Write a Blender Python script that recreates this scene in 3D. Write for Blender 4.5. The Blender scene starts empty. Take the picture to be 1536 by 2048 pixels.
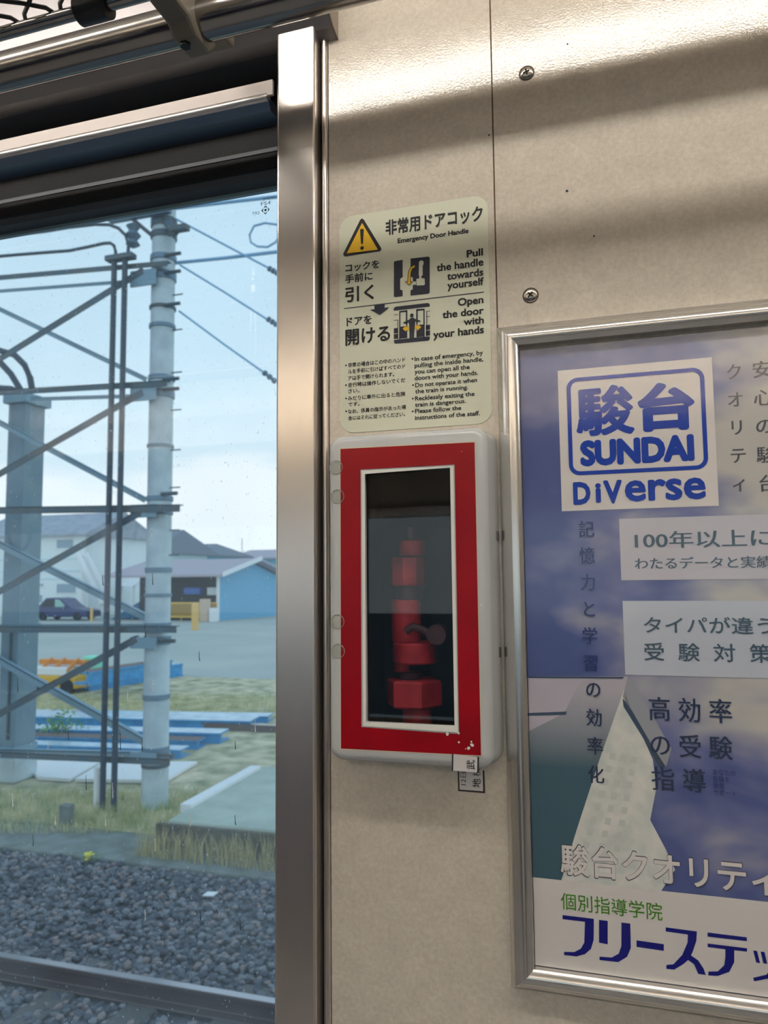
import bpy, bmesh, math, random
from mathutils import Vector, Matrix
random.seed(7)
SC = bpy.context.scene
COL = SC.collection
rad = math.radians

# ------------------------------------------------------------------ camera
F, PITCH, ROLL, YAW = 1540.0, rad(5.036), rad(-0.552), rad(17.513)
CAM_D, CAM_Z = 0.62, 1.50
C = Vector((0, -CAM_D, CAM_Z))
fwd = Vector((-math.sin(YAW) * math.cos(PITCH), math.cos(YAW) * math.cos(PITCH), math.sin(PITCH)))
rgt0 = Vector((math.cos(YAW), math.sin(YAW), 0))
up0 = rgt0.cross(fwd)
rgt = rgt0 * math.cos(ROLL) + up0 * math.sin(ROLL)
upv = up0 * math.cos(ROLL) - rgt0 * math.sin(ROLL)
cam = bpy.data.cameras.new('camera')
cam.sensor_fit = 'VERTICAL'; cam.sensor_height = 36.0; cam.lens = 36.0 * F / 2048.0
cam.clip_start = 0.02; cam.clip_end = 3000
cam.dof.use_dof = True; cam.dof.focus_distance = 0.66; cam.dof.aperture_fstop = 13.0
camo = bpy.data.objects.new('camera', cam); COL.objects.link(camo)
M = Matrix((rgt, upv, -fwd)).transposed().to_4x4(); M.translation = C
camo.matrix_world = M
SC.camera = camo

# ------------------------------------------------------------------ view + world
SC.view_settings.view_transform = 'Standard'
SC.view_settings.look = 'None'
SC.view_settings.gamma = 1.0
SC.view_settings.use_curve_mapping = False
SC.view_settings.exposure = 0.0
LAMP = 26.5

def lin(r, g, b):
    f = lambda c: (c / 12.92 if c <= 0.04045 else ((c + 0.055) / 1.055) ** 2.4)
    return (f(r / 255), f(g / 255), f(b / 255), 1)

W = bpy.data.worlds.new('world'); SC.world = W; W.use_nodes = True
nt = W.node_tree; nt.nodes.clear()
def wn(t, **k):
    n = nt.nodes.new(t)
    for a, b in k.items(): setattr(n, a, b)
    return n
tc = wn('ShaderNodeTexCoord'); sep = wn('ShaderNodeSeparateXYZ')
nt.links.new(tc.outputs['Generated'], sep.inputs[0])
mp = wn('ShaderNodeMapping'); mp.inputs['Scale'].default_value = (1.6, 1.6, 5)
nt.links.new(tc.outputs['Generated'], mp.inputs[0])
nz = wn('ShaderNodeTexNoise'); nz.inputs['Scale'].default_value = 2.2; nz.inputs['Detail'].default_value = 5
nt.links.new(mp.outputs[0], nz.inputs['Vector'])
m1 = wn('ShaderNodeMath', operation='MULTIPLY_ADD'); m1.inputs[1].default_value = 0.16; m1.inputs[2].default_value = -0.08
nt.links.new(nz.outputs['Fac'], m1.inputs[0])
m2 = wn('ShaderNodeMath', operation='ADD')
nt.links.new(sep.outputs['Z'], m2.inputs[0]); nt.links.new(m1.outputs[0], m2.inputs[1])
cr = wn('ShaderNodeValToRGB')
e = cr.color_ramp.elements
e[0].position = 0.0; e[0].color = (1.06, 1.10, 1.14, 1)
e[1].position = 0.9; e[1].color = (0.50, 0.70, 0.92, 1)
for p, c in ((0.115, (1.06, 1.10, 1.14, 1)), (0.145, (0.80, 0.95, 1.05, 1)), (0.3, (0.70, 0.90, 1.04, 1))):
    q = cr.color_ramp.elements.new(p); q.color = c
nt.links.new(m2.outputs[0], cr.inputs[0])
bg = wn('ShaderNodeBackground'); bg.inputs['Strength'].default_value = 1.0
nt.links.new(cr.outputs[0], bg.inputs[0])
wo = wn('ShaderNodeOutputWorld'); nt.links.new(bg.outputs[0], wo.inputs[0])

# ------------------------------------------------------------------ pixel -> place
def ray(px, py): return fwd + rgt * ((px - 768) / F) - upv * ((py - 1024) / F)
def PY(px, py, y=0.0):
    d = ray(px, py); return C + d * ((y - C.y) / d.y)
GZ = -1.2
def PZ(px, py, z=GZ):
    d = ray(px, py); return C + d * ((z - C.z) / d.z)

# ------------------------------------------------------------------ mesh helpers
class MB:
    def __init__(s): s.v = []; s.f = []
    def add(s, vs, fs):
        o = len(s.v); s.v += [tuple(v) for v in vs]; s.f += [tuple(i + o for i in f) for f in fs]; return s
    def box(s, x0, x1, y0, y1, z0, z1):
        return s.add([(x0,y0,z0),(x1,y0,z0),(x1,y1,z0),(x0,y1,z0),(x0,y0,z1),(x1,y0,z1),(x1,y1,z1),(x0,y1,z1)],
                     [(3,2,1,0),(4,5,6,7),(0,1,5,4),(1,2,6,5),(2,3,7,6),(3,0,4,7)])
    def prism(s, prof, x0, x1):          # profile in (y,z), along x ; counterclockwise seen from +x
        n = len(prof)
        vs = [(x0, a, b) for a, b in prof] + [(x1, a, b) for a, b in prof]
        fs = [(i, (i + 1) % n, n + (i + 1) % n, n + i) for i in range(n)]
        return s.add(vs, fs + [tuple(range(n))[::-1], tuple(range(n, 2 * n))])
    def extr(s, pts, d):                 # polygon (3d points) extruded by vector d
        n = len(pts); d = Vector(d)
        vs = [Vector(p) for p in pts] + [Vector(p) + d for p in pts]
        fs = [(i, (i + 1) % n, n + (i + 1) % n, n + i) for i in range(n)]
        return s.add(vs, fs + [tuple(range(n))[::-1], tuple(range(n, 2 * n))])
    def tube(s, path, r, n=12, closed=False, caps=True, r2=None):
        path = [Vector(p) for p in path]; N = len(path); rings = []
        for i, p in enumerate(path):
            a = path[i - 1] if (i > 0 or closed) else path[i]
            b = path[(i + 1) % N] if (i < N - 1 or closed) else path[i]
            t = (b - a).normalized()
            ref = Vector((0, 0, 1)) if abs(t.z) < 0.9 else Vector((0, 1, 0))
            u = t.cross(ref).normalized(); w = u.cross(t)
            rr = r if r2 is None else r + (r2 - r) * i / (N - 1)
            rings.append([p + (u * math.cos(2*math.pi*k/n) + w * math.sin(2*math.pi*k/n)) * rr for k in range(n)])
        vs = [v for g in rings for v in g]; fs = []
        for i in range(N if closed else N - 1):
            j = (i + 1) % N
            for k in range(n):
                fs.append((i*n+k, i*n+(k+1)%n, j*n+(k+1)%n, j*n+k))
        if caps and not closed: fs += [tuple(range(n))[::-1], tuple(range((N-1)*n, N*n))]
        return s.add(vs, fs)
    def lathe(s, prof, c, n=24):         # prof (r,z) about vertical axis at c
        vs = [(c[0] + r*math.cos(2*math.pi*k/n), c[1] + r*math.sin(2*math.pi*k/n), c[2] + z) for r, z in prof for k in range(n)]
        fs = [(i*n+k, i*n+(k+1)%n, (i+1)*n+(k+1)%n, (i+1)*n+k) for i in range(len(prof)-1) for k in range(n)]
        return s.add(vs, fs + [tuple(range(n))[::-1], tuple(range((len(prof)-1)*n, len(prof)*n))])
    def build(s, name, mat, parent=None, bevel=0, seg=2, smooth=True, merge=False, origin=True):
        me = bpy.data.meshes.new(name); me.from_pydata(s.v, [], s.f); 
        bm = bmesh.new(); bm.from_mesh(me)
        if merge: bmesh.ops.remove_doubles(bm, verts=bm.verts, dist=1e-6)
        bmesh.ops.recalc_face_normals(bm, faces=bm.faces)
        if bevel:
            bmesh.ops.bevel(bm, geom=[x for x in bm.edges if x.calc_face_angle(0) > 0.5], offset=bevel, segments=seg, affect='EDGES', profile=0.5, clamp_overlap=True)
        bm.to_mesh(me); bm.free()
        if smooth:
            me.shade_smooth(); me.set_sharp_from_angle(angle=rad(12 if bevel else 38))
        return link(name, me, mat, parent)
def link(name, me, mat, parent=None):
    if mat is not None and not me.materials: me.materials.append(mat)
    o = bpy.data.objects.new(name, me); COL.objects.link(o)
    if parent: o.parent = parent; o.matrix_parent_inverse = parent.matrix_world.inverted() if False else Matrix.Translation(-parent.location)
    return o
def tag(o, label, cat, group=None, kind=None):
    if label: o['label'] = label
    if cat: o['category'] = cat
    if group: o['group'] = group
    if kind: o['kind'] = kind
    return o
def struct(o, label=None):
    o['kind'] = 'structure'
    if label: o['label'] = label
    return o
def empty(name, loc, label, cat, group=None):
    o = bpy.data.objects.new(name, None); COL.objects.link(o); o.location = loc; o.empty_display_size = 0.05
    return tag(o, label, cat, group)
def rrect(x0, x1, z0, z1, r, n=6):
    pts = []
    for cx, cz, a0 in ((x1-r, z1-r, 0), (x0+r, z1-r, 90), (x0+r, z0+r, 180), (x1-r, z0+r, 270)):
        for k in range(n + 1):
            a = rad(a0 + 90 * k / n); pts.append((cx + r*math.cos(a), cz + r*math.sin(a)))
    return pts                            # counterclockwise in (x,z)

# ------------------------------------------------------------------ materials
MATS = {}
OUT = 1.0
def nodes(name):
    m = bpy.data.materials.new(name); m.use_nodes = True
    t = m.node_tree; b = t.nodes['Principled BSDF']; return m, t, b
def mat(name, col, rough=0.5, metal=0.0, spec=0.5, col2=None, scale=30, lo=0.35, hi=0.65, stretch=(1,1,1), bump=0, bscale=200, detail=4, rvar=0, coat=0):
    m, t, b = nodes(name); MATS[name] = m
    c = lin(*col) if max(col) > 1.5 else (*col, 1)
    c = tuple(min(.88, v * OUT) for v in c[:3]) + (1,)
    b.inputs['Base Color'].default_value = c
    b.inputs['Roughness'].default_value = rough; b.inputs['Metallic'].default_value = metal
    b.inputs['Specular IOR Level'].default_value = spec
    if coat: b.inputs['Coat Weight'].default_value = coat; b.inputs['Coat Roughness'].default_value = 0.06
    g = t.nodes.new('ShaderNodeNewGeometry'); mpn = t.nodes.new('ShaderNodeMapping'); mpn.inputs['Scale'].default_value = stretch
    t.links.new(g.outputs['Position'], mpn.inputs[0])
    if col2 is not None:
        n = t.nodes.new('ShaderNodeTexNoise'); n.inputs['Scale'].default_value = scale; n.inputs['Detail'].default_value = detail
        t.links.new(mpn.outputs[0], n.inputs['Vector'])
        r = t.nodes.new('ShaderNodeValToRGB'); r.color_ramp.elements[0].position = lo; r.color_ramp.elements[1].position = hi
        r.color_ramp.elements[0].color = c; r.color_ramp.elements[1].color = tuple(min(.88, v * OUT) for v in lin(*col2)[:3]) + (1,)
        t.links.new(n.outputs['Fac'], r.inputs[0]); t.links.new(r.outputs[0], b.inputs['Base Color'])
    if rvar:
        n = t.nodes.new('ShaderNodeTexNoise'); n.inputs['Scale'].default_value = scale
        t.links.new(mpn.outputs[0], n.inputs['Vector'])
        q = t.nodes.new('ShaderNodeMapRange'); q.inputs['To Min'].default_value = rough - rvar; q.inputs['To Max'].default_value = rough + rvar
        t.links.new(n.outputs['Fac'], q.inputs[0]); t.links.new(q.outputs[0], b.inputs['Roughness'])
    if bump:
        n = t.nodes.new('ShaderNodeTexNoise'); n.inputs['Scale'].default_value = bscale; n.inputs['Detail'].default_value = 2
        t.links.new(mpn.outputs[0], n.inputs['Vector'])
        bu = t.nodes.new('ShaderNodeBump'); bu.inputs['Strength'].default_value = 1; bu.inputs['Distance'].default_value = bump
        t.links.new(n.outputs['Fac'], bu.inputs['Height']); t.links.new(bu.outputs[0], b.inputs['Normal'])
    return m
def glassmat(name, tint, gloss=(1,1,1,1), dirt_haze=0.0, ior=1.5, rough=0.0, dcol=(150,160,165)):
    m = bpy.data.materials.new(name); m.use_nodes = True; t = m.node_tree; t.nodes.clear(); MATS[name] = m
    N = t.nodes.new
    tr = N('ShaderNodeBsdfTransparent'); tr.inputs[0].default_value = tint
    gl = N('ShaderNodeBsdfGlossy'); gl.inputs['Color'].default_value = gloss; gl.inputs['Roughness'].default_value = rough
    gg = N('ShaderNodeNewGeometry'); dt = N('ShaderNodeVectorMath'); dt.operation = 'DOT_PRODUCT'
    t.links.new(gg.outputs['Incoming'], dt.inputs[0]); t.links.new(gg.outputs['Normal'], dt.inputs[1])
    ab = N('ShaderNodeMath'); ab.operation = 'ABSOLUTE'; t.links.new(dt.outputs['Value'], ab.inputs[0])
    om = N('ShaderNodeMath'); om.operation = 'SUBTRACT'; om.inputs[0].default_value = 1.0; t.links.new(ab.outputs[0], om.inputs[1])
    p5 = N('ShaderNodeMath'); p5.operation = 'POWER'; p5.inputs[1].default_value = 5.0; t.links.new(om.outputs[0], p5.inputs[0])
    f0 = ((ior - 1) / (ior + 1)) ** 2
    fr = N('ShaderNodeMath'); fr.operation = 'MULTIPLY_ADD'; fr.inputs[1].default_value = 1 - f0; fr.inputs[2].default_value = f0; t.links.new(p5.outputs[0], fr.inputs[0])
    mx = N('ShaderNodeMixShader'); t.links.new(fr.outputs[0], mx.inputs[0]); t.links.new(tr.outputs[0], mx.inputs[1]); t.links.new(gl.outputs[0], mx.inputs[2])
    out = N('ShaderNodeOutputMaterial'); last = mx
    if dirt_haze:
        g = N('ShaderNodeNewGeometry')
        n1 = N('ShaderNodeTexNoise'); n1.inputs['Scale'].default_value = 420; n1.inputs['Detail'].default_value = 3
        n2 = N('ShaderNodeTexNoise'); n2.inputs['Scale'].default_value = 7
        mpp = N('ShaderNodeMapping'); mpp.inputs['Scale'].default_value = (1, 1, 0.5)
        t.links.new(g.outputs['Position'], mpp.inputs[0])
        t.links.new(mpp.outputs[0], n1.inputs['Vector']); t.links.new(g.outputs['Position'], n2.inputs['Vector'])
        r = N('ShaderNodeMapRange'); r.inputs['From Min'].default_value = 0.66; r.inputs['From Max'].default_value = 0.72; r.inputs['To Max'].default_value = 0.7
        t.links.new(n1.outputs['Fac'], r.inputs[0])
        r2 = N('ShaderNodeMapRange'); r2.inputs['From Min'].default_value = 0.3; r2.inputs['From Max'].default_value = 0.75; r2.inputs['To Min'].default_value = dirt_haze * 0.5; r2.inputs['To Max'].default_value = dirt_haze * 1.6  # smooth veil painted as outdoor haze; the fine specks are dirt
        t.links.new(n2.outputs['Fac'], r2.inputs[0])
        ad = N('ShaderNodeMath'); ad.operation = 'MULTIPLY_ADD'; 
        t.links.new(r.outputs[0], ad.inputs[0]); t.links.new(n2.outputs['Fac'], ad.inputs[1]); t.links.new(r2.outputs[0], ad.inputs[2])
        tl = N('ShaderNodeBsdfTranslucent'); tl.inputs[0].default_value = lin(*dcol)
        mx2 = N('ShaderNodeMixShader'); t.links.new(ad.outputs[0], mx2.inputs[0]); t.links.new(mx.outputs[0], mx2.inputs[1]); t.links.new(tl.outputs[0], mx2.inputs[2]); last = mx2
    t.links.new(last.outputs[0], out.inputs[0]); return m
def emis(name, col, st):
    m, t, b = nodes(name); MATS[name] = m
    b.inputs['Base Color'].default_value = (0.8, 0.8, 0.8, 1)
    b.inputs['Emission Color'].default_value = col; b.inputs['Emission Strength'].default_value = st
    return m

def wall_mat():
    m, t, b = nodes('beige_panel'); MATS['beige_panel'] = m; N = t.nodes.new
    g = N('ShaderNodeNewGeometry')
    n = N('ShaderNodeTexNoise'); n.inputs['Scale'].default_value = 260; n.inputs['Detail'].default_value = 5; n.inputs['Roughness'].default_value = 0.7
    t.links.new(g.outputs['Position'], n.inputs['Vector'])
    r = N('ShaderNodeValToRGB'); r.color_ramp.elements[0].position = 0.33; r.color_ramp.elements[1].position = 0.66
    r.color_ramp.elements[0].color = lin(190, 180, 165); r.color_ramp.elements[1].color = lin(207, 199, 186)
    t.links.new(n.outputs['Fac'], r.inputs[0])
    n3 = N('ShaderNodeTexNoise'); n3.inputs['Scale'].default_value = 60; n3.inputs['Detail'].default_value = 6
    t.links.new(g.outputs['Position'], n3.inputs['Vector'])
    mr = N('ShaderNodeMapRange'); mr.inputs['From Min'].default_value = 0.3; mr.inputs['From Max'].default_value = 0.7; mr.inputs['To Min'].default_value = 0.93; mr.inputs['To Max'].default_value = 1.05
    t.links.new(n3.outputs['Fac'], mr.inputs[0])
    mu = N('ShaderNodeMixRGB'); mu.blend_type = 'MULTIPLY'; mu.inputs[0].default_value = 1
    t.links.new(r.outputs[0], mu.inputs[1]); t.links.new(mr.outputs[0], mu.inputs[2]); t.links.new(mu.outputs[0], b.inputs['Base Color'])
    b.inputs['Roughness'].default_value = 0.06; b.inputs['Specular IOR Level'].default_value = 0.42
    n2 = N('ShaderNodeTexNoise'); n2.inputs['Scale'].default_value = 520; n2.inputs['Detail'].default_value = 2
    t.links.new(g.outputs['Position'], n2.inputs['Vector'])
    n4 = N('ShaderNodeTexNoise'); n4.inputs['Scale'].default_value = 9; n4.inputs['Detail'].default_value = 1
    t.links.new(g.outputs['Position'], n4.inputs['Vector'])
    b1 = N('ShaderNodeBump'); b1.inputs['Strength'].default_value = 1; b1.inputs['Distance'].default_value = 0.00008
    b2 = N('ShaderNodeBump'); b2.inputs['Strength'].default_value = 1; b2.inputs['Distance'].default_value = 0.0006
    t.links.new(n2.outputs['Fac'], b1.inputs['Height']); t.links.new(n4.outputs['Fac'], b2.inputs['Height'])
    t.links.new(b2.outputs[0], b1.inputs['Normal']); t.links.new(b1.outputs[0], b.inputs['Normal'])
    return m
wall_mat()
mat('steel', (0.62, 0.57, 0.53), 0.22, 0.86, stretch=(260, 260, 4), rvar=0.02, scale=3)
mat('steel_h', (0.74, 0.70, 0.67), 0.33, 1, stretch=(4, 260, 260), rvar=0.06, scale=3)
mat('satin_alu', (196, 186, 180), 0.45, 0.25)
mat('steel_dark', (0.17, 0.16, 0.155), 0.30, 1)
mat('pipe_steel', (0.34, 0.32, 0.30), 0.18, 1)
mat('header_paint', (0.26, 0.245, 0.25), 0.36, 0.9)
mat('header_end_lit', (150, 136, 124), 0.4)  # lamp light on the end face put into this lighter colour
mat('alu_frame', (0.72, 0.70, 0.67), 0.20, 0.9)
mat('black_gap', (14, 13, 13), 0.8)
mat('recess_black', (20, 19, 20), 0.75, bump=0.0004, bscale=500)
mat('rubber', (42, 45, 50), 0.45)
mat('rubber_grey', (62, 68, 75), 0.42)
mat('door_metal', (0.22, 0.25, 0.30), 0.25, 1)
mat('bracket_paint', (112, 106, 94), 0.45)
mat('bolt', (60, 66, 66), 0.35, 0.9)
mat('wire_black', (34, 32, 31), 0.4)
mat('sticker', (205, 207, 186), 0.28, spec=0.4)
mat('ink', (30, 29, 32), 0.4, spec=0.3)
mat('ink_navy', (40, 42, 56), 0.4, spec=0.3)
mat('yellow', (216, 172, 12), 0.35)
mat('case_white', (186, 188, 188), 0.16, spec=0.5)
mat('case_edge', (226, 226, 218), 0.3)
mat('red_sheet', (150, 5, 22), 0.28, spec=0.22, col2=(138, 4, 20), scale=25)
mat('cavity', (30, 33, 38), 0.7)
mat('valve_red', (190, 46, 54), 0.55, col2=(165, 34, 44), scale=60)
mat('valve_dark', (64, 34, 38), 0.5)
glassmat('case_pane', (0.93, 0.93, 0.94, 1), ior=1.42)
glassmat('door_glass', (0.88, 0.965, 0.985, 1), dirt_haze=0.10, dcol=(215, 228, 234))
glassmat('clear_bump', (0.90, 0.90, 0.86, 1), ior=1.4)
mat('bumper_rim', (150, 148, 138), .4)
mat('label_white', (205, 200, 198), 0.4)
mat('label_black', (20, 18, 16), 0.5)
mat('screw_metal', (0.42, 0.38, 0.33), 0.22, 1)
mat('screw_rust', (72, 58, 42), 0.5, 0.4)
GL = dict(rough=0.10, spec=0.6)
mat('paper_white', (208, 203, 200), **GL)
mat('logo_blue', (26, 62, 160), **GL)
mat('text_slate', (70, 90, 104), **GL)
mat('text_dark', (44, 56, 84), **GL)
mat('text_grey', (82, 86, 92), **GL)
mat('text_mid', (48, 60, 112), **GL)
mat('panel_lilac', (184, 182, 190), **GL)
mat('panel_pale', (183, 189, 201), **GL)
mat('print_green', (66, 128, 32), **GL)
mat('print_navy', (22, 26, 118), **GL)
mat('print_teal', (66, 98, 112), **GL)
t_ = MATS['print_teal'].node_tree; g_ = t_.nodes.new('ShaderNodeNewGeometry'); s_ = t_.nodes.new('ShaderNodeSeparateXYZ'); t_.links.new(g_.outputs['Position'], s_.inputs[0])
m_ = t_.nodes.new('ShaderNodeMapRange'); m_.inputs['From Min'].default_value = 1.355; m_.inputs['From Max'].default_value = 1.415; t_.links.new(s_.outputs['Z'], m_.inputs[0])
r_ = t_.nodes.new('ShaderNodeValToRGB'); r_.color_ramp.elements[0].color = lin(62, 92, 106); r_.color_ramp.elements[1].color = lin(172, 168, 176)
t_.links.new(m_.outputs[0], r_.inputs[0]); t_.links.new(r_.outputs[0], t_.nodes['Principled BSDF'].inputs['Base Color'])
mat('print_face', (214, 212, 206), col2=(190, 196, 192), scale=70, **GL)
mat('print_pale', (176, 170, 182), **GL)
mat('print_slate', (62, 78, 98), **GL)
mat('print_grey', (148, 150, 158), **GL)
mat('print_window', (190, 194, 190), **GL)
mat('print_line', (70, 66, 80), **GL)
def poster_mat():
    m, t, b = nodes('poster_sky'); MATS['poster_sky'] = m; N = t.nodes.new
    g = N('ShaderNodeNewGeometry'); s = N('ShaderNodeSeparateXYZ'); t.links.new(g.outputs['Position'], s.inputs[0])
    n = N('ShaderNodeTexNoise'); n.inputs['Scale'].default_value = 13; n.inputs['Detail'].default_value = 3; n.inputs['Distortion'].default_value = 0.25
    mpn = N('ShaderNodeMapping'); mpn.inputs['Scale'].default_value = (0.8, 1, 1.3); mpn.inputs['Location'].default_value = (0.71, 0, 0.36)
    t.links.new(g.outputs['Position'], mpn.inputs[0]); t.links.new(mpn.outputs[0], n.inputs['Vector'])
    gx = N('ShaderNodeMapRange'); gx.inputs['From Min'].default_value = -0.08; gx.inputs['From Max'].default_value = 0.14; gx.inputs['To Min'].default_value = -0.16; gx.inputs['To Max'].default_value = 0.22
    t.links.new(s.outputs['X'], gx.inputs[0])
    a = N('ShaderNodeMath'); a.operation = 'ADD'; t.links.new(n.outputs['Fac'], a.inputs[0]); t.links.new(gx.outputs[0], a.inputs[1])
    gz = N('ShaderNodeMapRange'); gz.inputs['From Min'].default_value = 1.30; gz.inputs['From Max'].default_value = 1.42; gz.inputs['To Min'].default_value = -0.22; gz.inputs['To Max'].default_value = 0.0
    t.links.new(s.outputs['Z'], gz.inputs[0])
    a2 = N('ShaderNodeMath'); a2.operation = 'ADD'; t.links.new(a.outputs[0], a2.inputs[0]); t.links.new(gz.outputs[0], a2.inputs[1])
    r = N('ShaderNodeValToRGB'); el = r.color_ramp.elements
    el[0].position = 0.36; el[0].color = lin(78, 90, 140); el[1].position = 0.70; el[1].color = lin(180, 178, 174)
    q = el.new(0.48); q.color = lin(108, 114, 154)
    t.links.new(a2.outputs[0], r.inputs[0]); t.links.new(r.outputs[0], b.inputs['Base Color'])
    b.inputs['Roughness'].default_value = 0.10; b.inputs['Specular IOR Level'].default_value = 0.6
poster_mat()
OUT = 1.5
mat('concrete_pole', (176, 188, 192), 0.8, col2=(158, 170, 176), scale=4)
mat('steel_blue', (98, 122, 136), 0.6, col2=(110, 130, 140), scale=3)
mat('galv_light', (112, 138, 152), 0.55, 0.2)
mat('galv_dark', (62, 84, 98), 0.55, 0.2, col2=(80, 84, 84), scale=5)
mat('clamp_metal', (96, 118, 134), 0.5, 0.4)
mat('conduit', (44, 56, 70), 0.5)
mat('wire', (120, 160, 190), 0.6)
mat('pvc_white', (210, 222, 224), 0.5)
mat('ballast_base', (66, 68, 74), 0.95, col2=(92, 94, 98), scale=22, bump=0.02, bscale=30)
for i, c in enumerate(((88, 90, 96), (112, 112, 116), (68, 70, 78), (118, 106, 104))): mat('stone_%d' % i, c, 0.9)
mat('rail_steel', (86, 74, 74), 0.35, 0.6)
mat('rail_top', (150, 146, 150), 0.25, 0.9)
mat('sleeper', (78, 76, 74), 0.9)
mat('kerb', (112, 118, 114), 0.9, col2=(92, 96, 90), scale=5)
mat('grass_ground', (112, 116, 84), 0.95, col2=(194, 180, 150), scale=2.6, detail=9, lo=.3, hi=.68, bump=0.05, bscale=8)
mat('grass_blade', (118, 132, 78), 0.8, col2=(200, 188, 144), scale=5)
mat('dry_grass', (170, 158, 112), 0.9)
mat('asphalt', (146, 150, 146), 0.9, col2=(158, 160, 152), scale=0.3)
mat('slab', (158, 166, 154), 0.9, col2=(142, 150, 138), scale=3)
mat('earth_wall', (70, 64, 58), 0.95, col2=(92, 84, 64), scale=6)
mat('blue_paint', (62, 138, 184), 0.4, col2=(46, 120, 172), scale=6)
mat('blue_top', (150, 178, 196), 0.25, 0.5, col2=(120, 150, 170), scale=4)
mat('rust_beam', (96, 82, 78), 0.8)
mat('machine_yellow', (196, 150, 40), 0.5)
mat('machine_orange', (196, 122, 40), 0.6)
mat('mint', (120, 200, 170), 0.6)
mat('white_board', (214, 228, 228), 0.5)
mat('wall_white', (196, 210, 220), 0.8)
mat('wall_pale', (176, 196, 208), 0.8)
mat('roof_grey', (146, 150, 158), 0.7, col2=(128, 134, 144), scale=1.5)
mat('roof_brown', (150, 140, 148), 0.7)
mat('roof_dark', (92, 100, 112), 0.7)
mat('shed_blue', (92, 150, 180), 0.6)
mat('dark_open', (38, 40, 46), 0.9)
mat('teal_wall', (110, 160, 180), 0.8)
mat('far_window', (120, 140, 152), 0.3)
mat('trim_white', (206, 216, 220), 0.6)
mat('fence_orange', (216, 160, 72), 0.6)
mat('bollard_yellow', (208, 160, 92), 0.5)
mat('car_paint', (42, 52, 92), 0.25, 0.3)
mat('car_glass', (120, 160, 150), 0.1)
mat('tyre', (28, 30, 36), 0.8)
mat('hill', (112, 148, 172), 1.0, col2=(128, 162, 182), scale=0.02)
mat('leaf_green', (70, 118, 52), 0.7, col2=(110, 140, 70), scale=10)
mat('bag_blue', (66, 110, 190), 0.6)
mat('litter', (228, 232, 232), 0.5)
mat('flower', (232, 190, 30), 0.6)
mat('water', (226, 240, 246), 0.1)
mat('streak_dark', (60, 70, 74), 0.3)
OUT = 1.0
mat('ceiling_white', (226, 220, 212), 0.6)
mat('floor_grey', (150, 148, 150), 0.6)
mat('inside_wall', (186, 176, 160), 0.35)
mat('seat_blue', (30, 36, 74), 0.9)
mat('seat_base', (88, 86, 88), 0.6)
mat('strap_belt', (190, 188, 184), 0.6)
mat('strap_ring', (206, 204, 198), 0.4)
glassmat('far_glass', (0.86, 0.92, 0.93, 1))
emis('tube_light', (1.0, 0.955, 0.89, 1), LAMP)
emis('fill_light', (1.0, 0.955, 0.89, 1), LAMP * 1.6)  # unseen tubes added to raise the ambient light on the lower wall

# ================================================================== THE CAR SHELL
X0, X1, YB, ZC = -4.0, 4.0, -2.72, 2.36
struct(MB().box(X0, X1, YB - .1, .12, -.06, 0).build('floor', MATS['floor_grey'], smooth=False), 'grey floor of the train car')
struct(MB().box(X0, X1, YB - .1, .12, ZC, ZC + .05).build('ceiling', MATS['ceiling_white'], smooth=False), 'white ceiling of the train car')
struct(MB().box(X0 - .05, X0, YB - .1, .12, 0, ZC).build('wall_left', MATS['inside_wall'], smooth=False), 'end wall of the train car beyond the doors')
struct(MB().box(X1, X1 + .05, YB - .1, .12, 0, ZC).build('wall_right', MATS['inside_wall'], smooth=False), 'end wall of the train car beyond the poster')

# key wall positions
xPL = PY(552, 600, -.015).x; xPR = PY(629, 600, -.015).x
xBead0 = PY(642, 600, -.004).x; xBead1 = PY(656, 600, -.002).x
xSeam = -0.0958
# lid of the handle case (needed for the hole in the panel)
LY = -0.030
lx0, lx1 = PY(659, 1200, -.024).x, PY(1001, 1200, 0).x
lz1, lz0 = PY(820, 861, -.026).z, PY(820, 1531, -.026).z
pT = [(729, 947), (901, 934), (910, 1452), (731, 1445)]                     # pane corners
px0 = (PY(*pT[0], LY).x + PY(*pT[3], LY).x) / 2; px1 = (PY(*pT[1], LY).x + PY(*pT[2], LY).x) / 2
pz1 = (PY(*pT[0], LY).z + PY(*pT[1], LY).z) / 2; pz0 = (PY(*pT[2], LY).z + PY(*pT[3], LY).z) / 2

def framed_slab(mb, xo0, xo1, zo0, zo1, xi0, xi1, zi0, zi1, y0, y1):
    mb.box(xo0, xi0, y0, y1, zo0, zo1); mb.box(xi1, xo1, y0, y1, zo0, zo1)
    mb.box(xi0, xi1, y0, y1, zo0, zi0); mb.box(xi0, xi1, y0, y1, zi1, zo1)
wf = struct(MB().box(xBead0 - .01, xBead1 + .004, .004, .12, 0, ZC).box(xSeam - .01, xSeam + .01, .004, .1, 0, ZC).build('wall_front', MATS['black_gap'], smooth=False), 'side wall of the train car beside the door')
hx0, hx1, hz0, hz1 = lx0 + .012, lx1 - .012, lz0 + .012, lz1 - .012
mb = MB(); framed_slab(mb, xBead1 + .0005, xSeam - .0006, 0, ZC, hx0, hx1, hz0, hz1, 0, .02)
mb.build('panel', MATS['beige_panel'], wf, smooth=False)
MB().box(xSeam + .0006, X1, 0, .02, 0, ZC).build('panel', MATS['beige_panel'], wf, smooth=False)
MB().box(xSeam - .0006, xSeam + .0006, 0, .01, 0, 1.20).build('joint_filler', MATS['beige_panel'], wf, smooth=False)
MB().box(xSeam - .0006, xSeam + .0006, .0012, .01, 1.20, ZC).build('joint_strip', mat('joint', (112, 88, 66), 0.8), wf, smooth=False)
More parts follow.
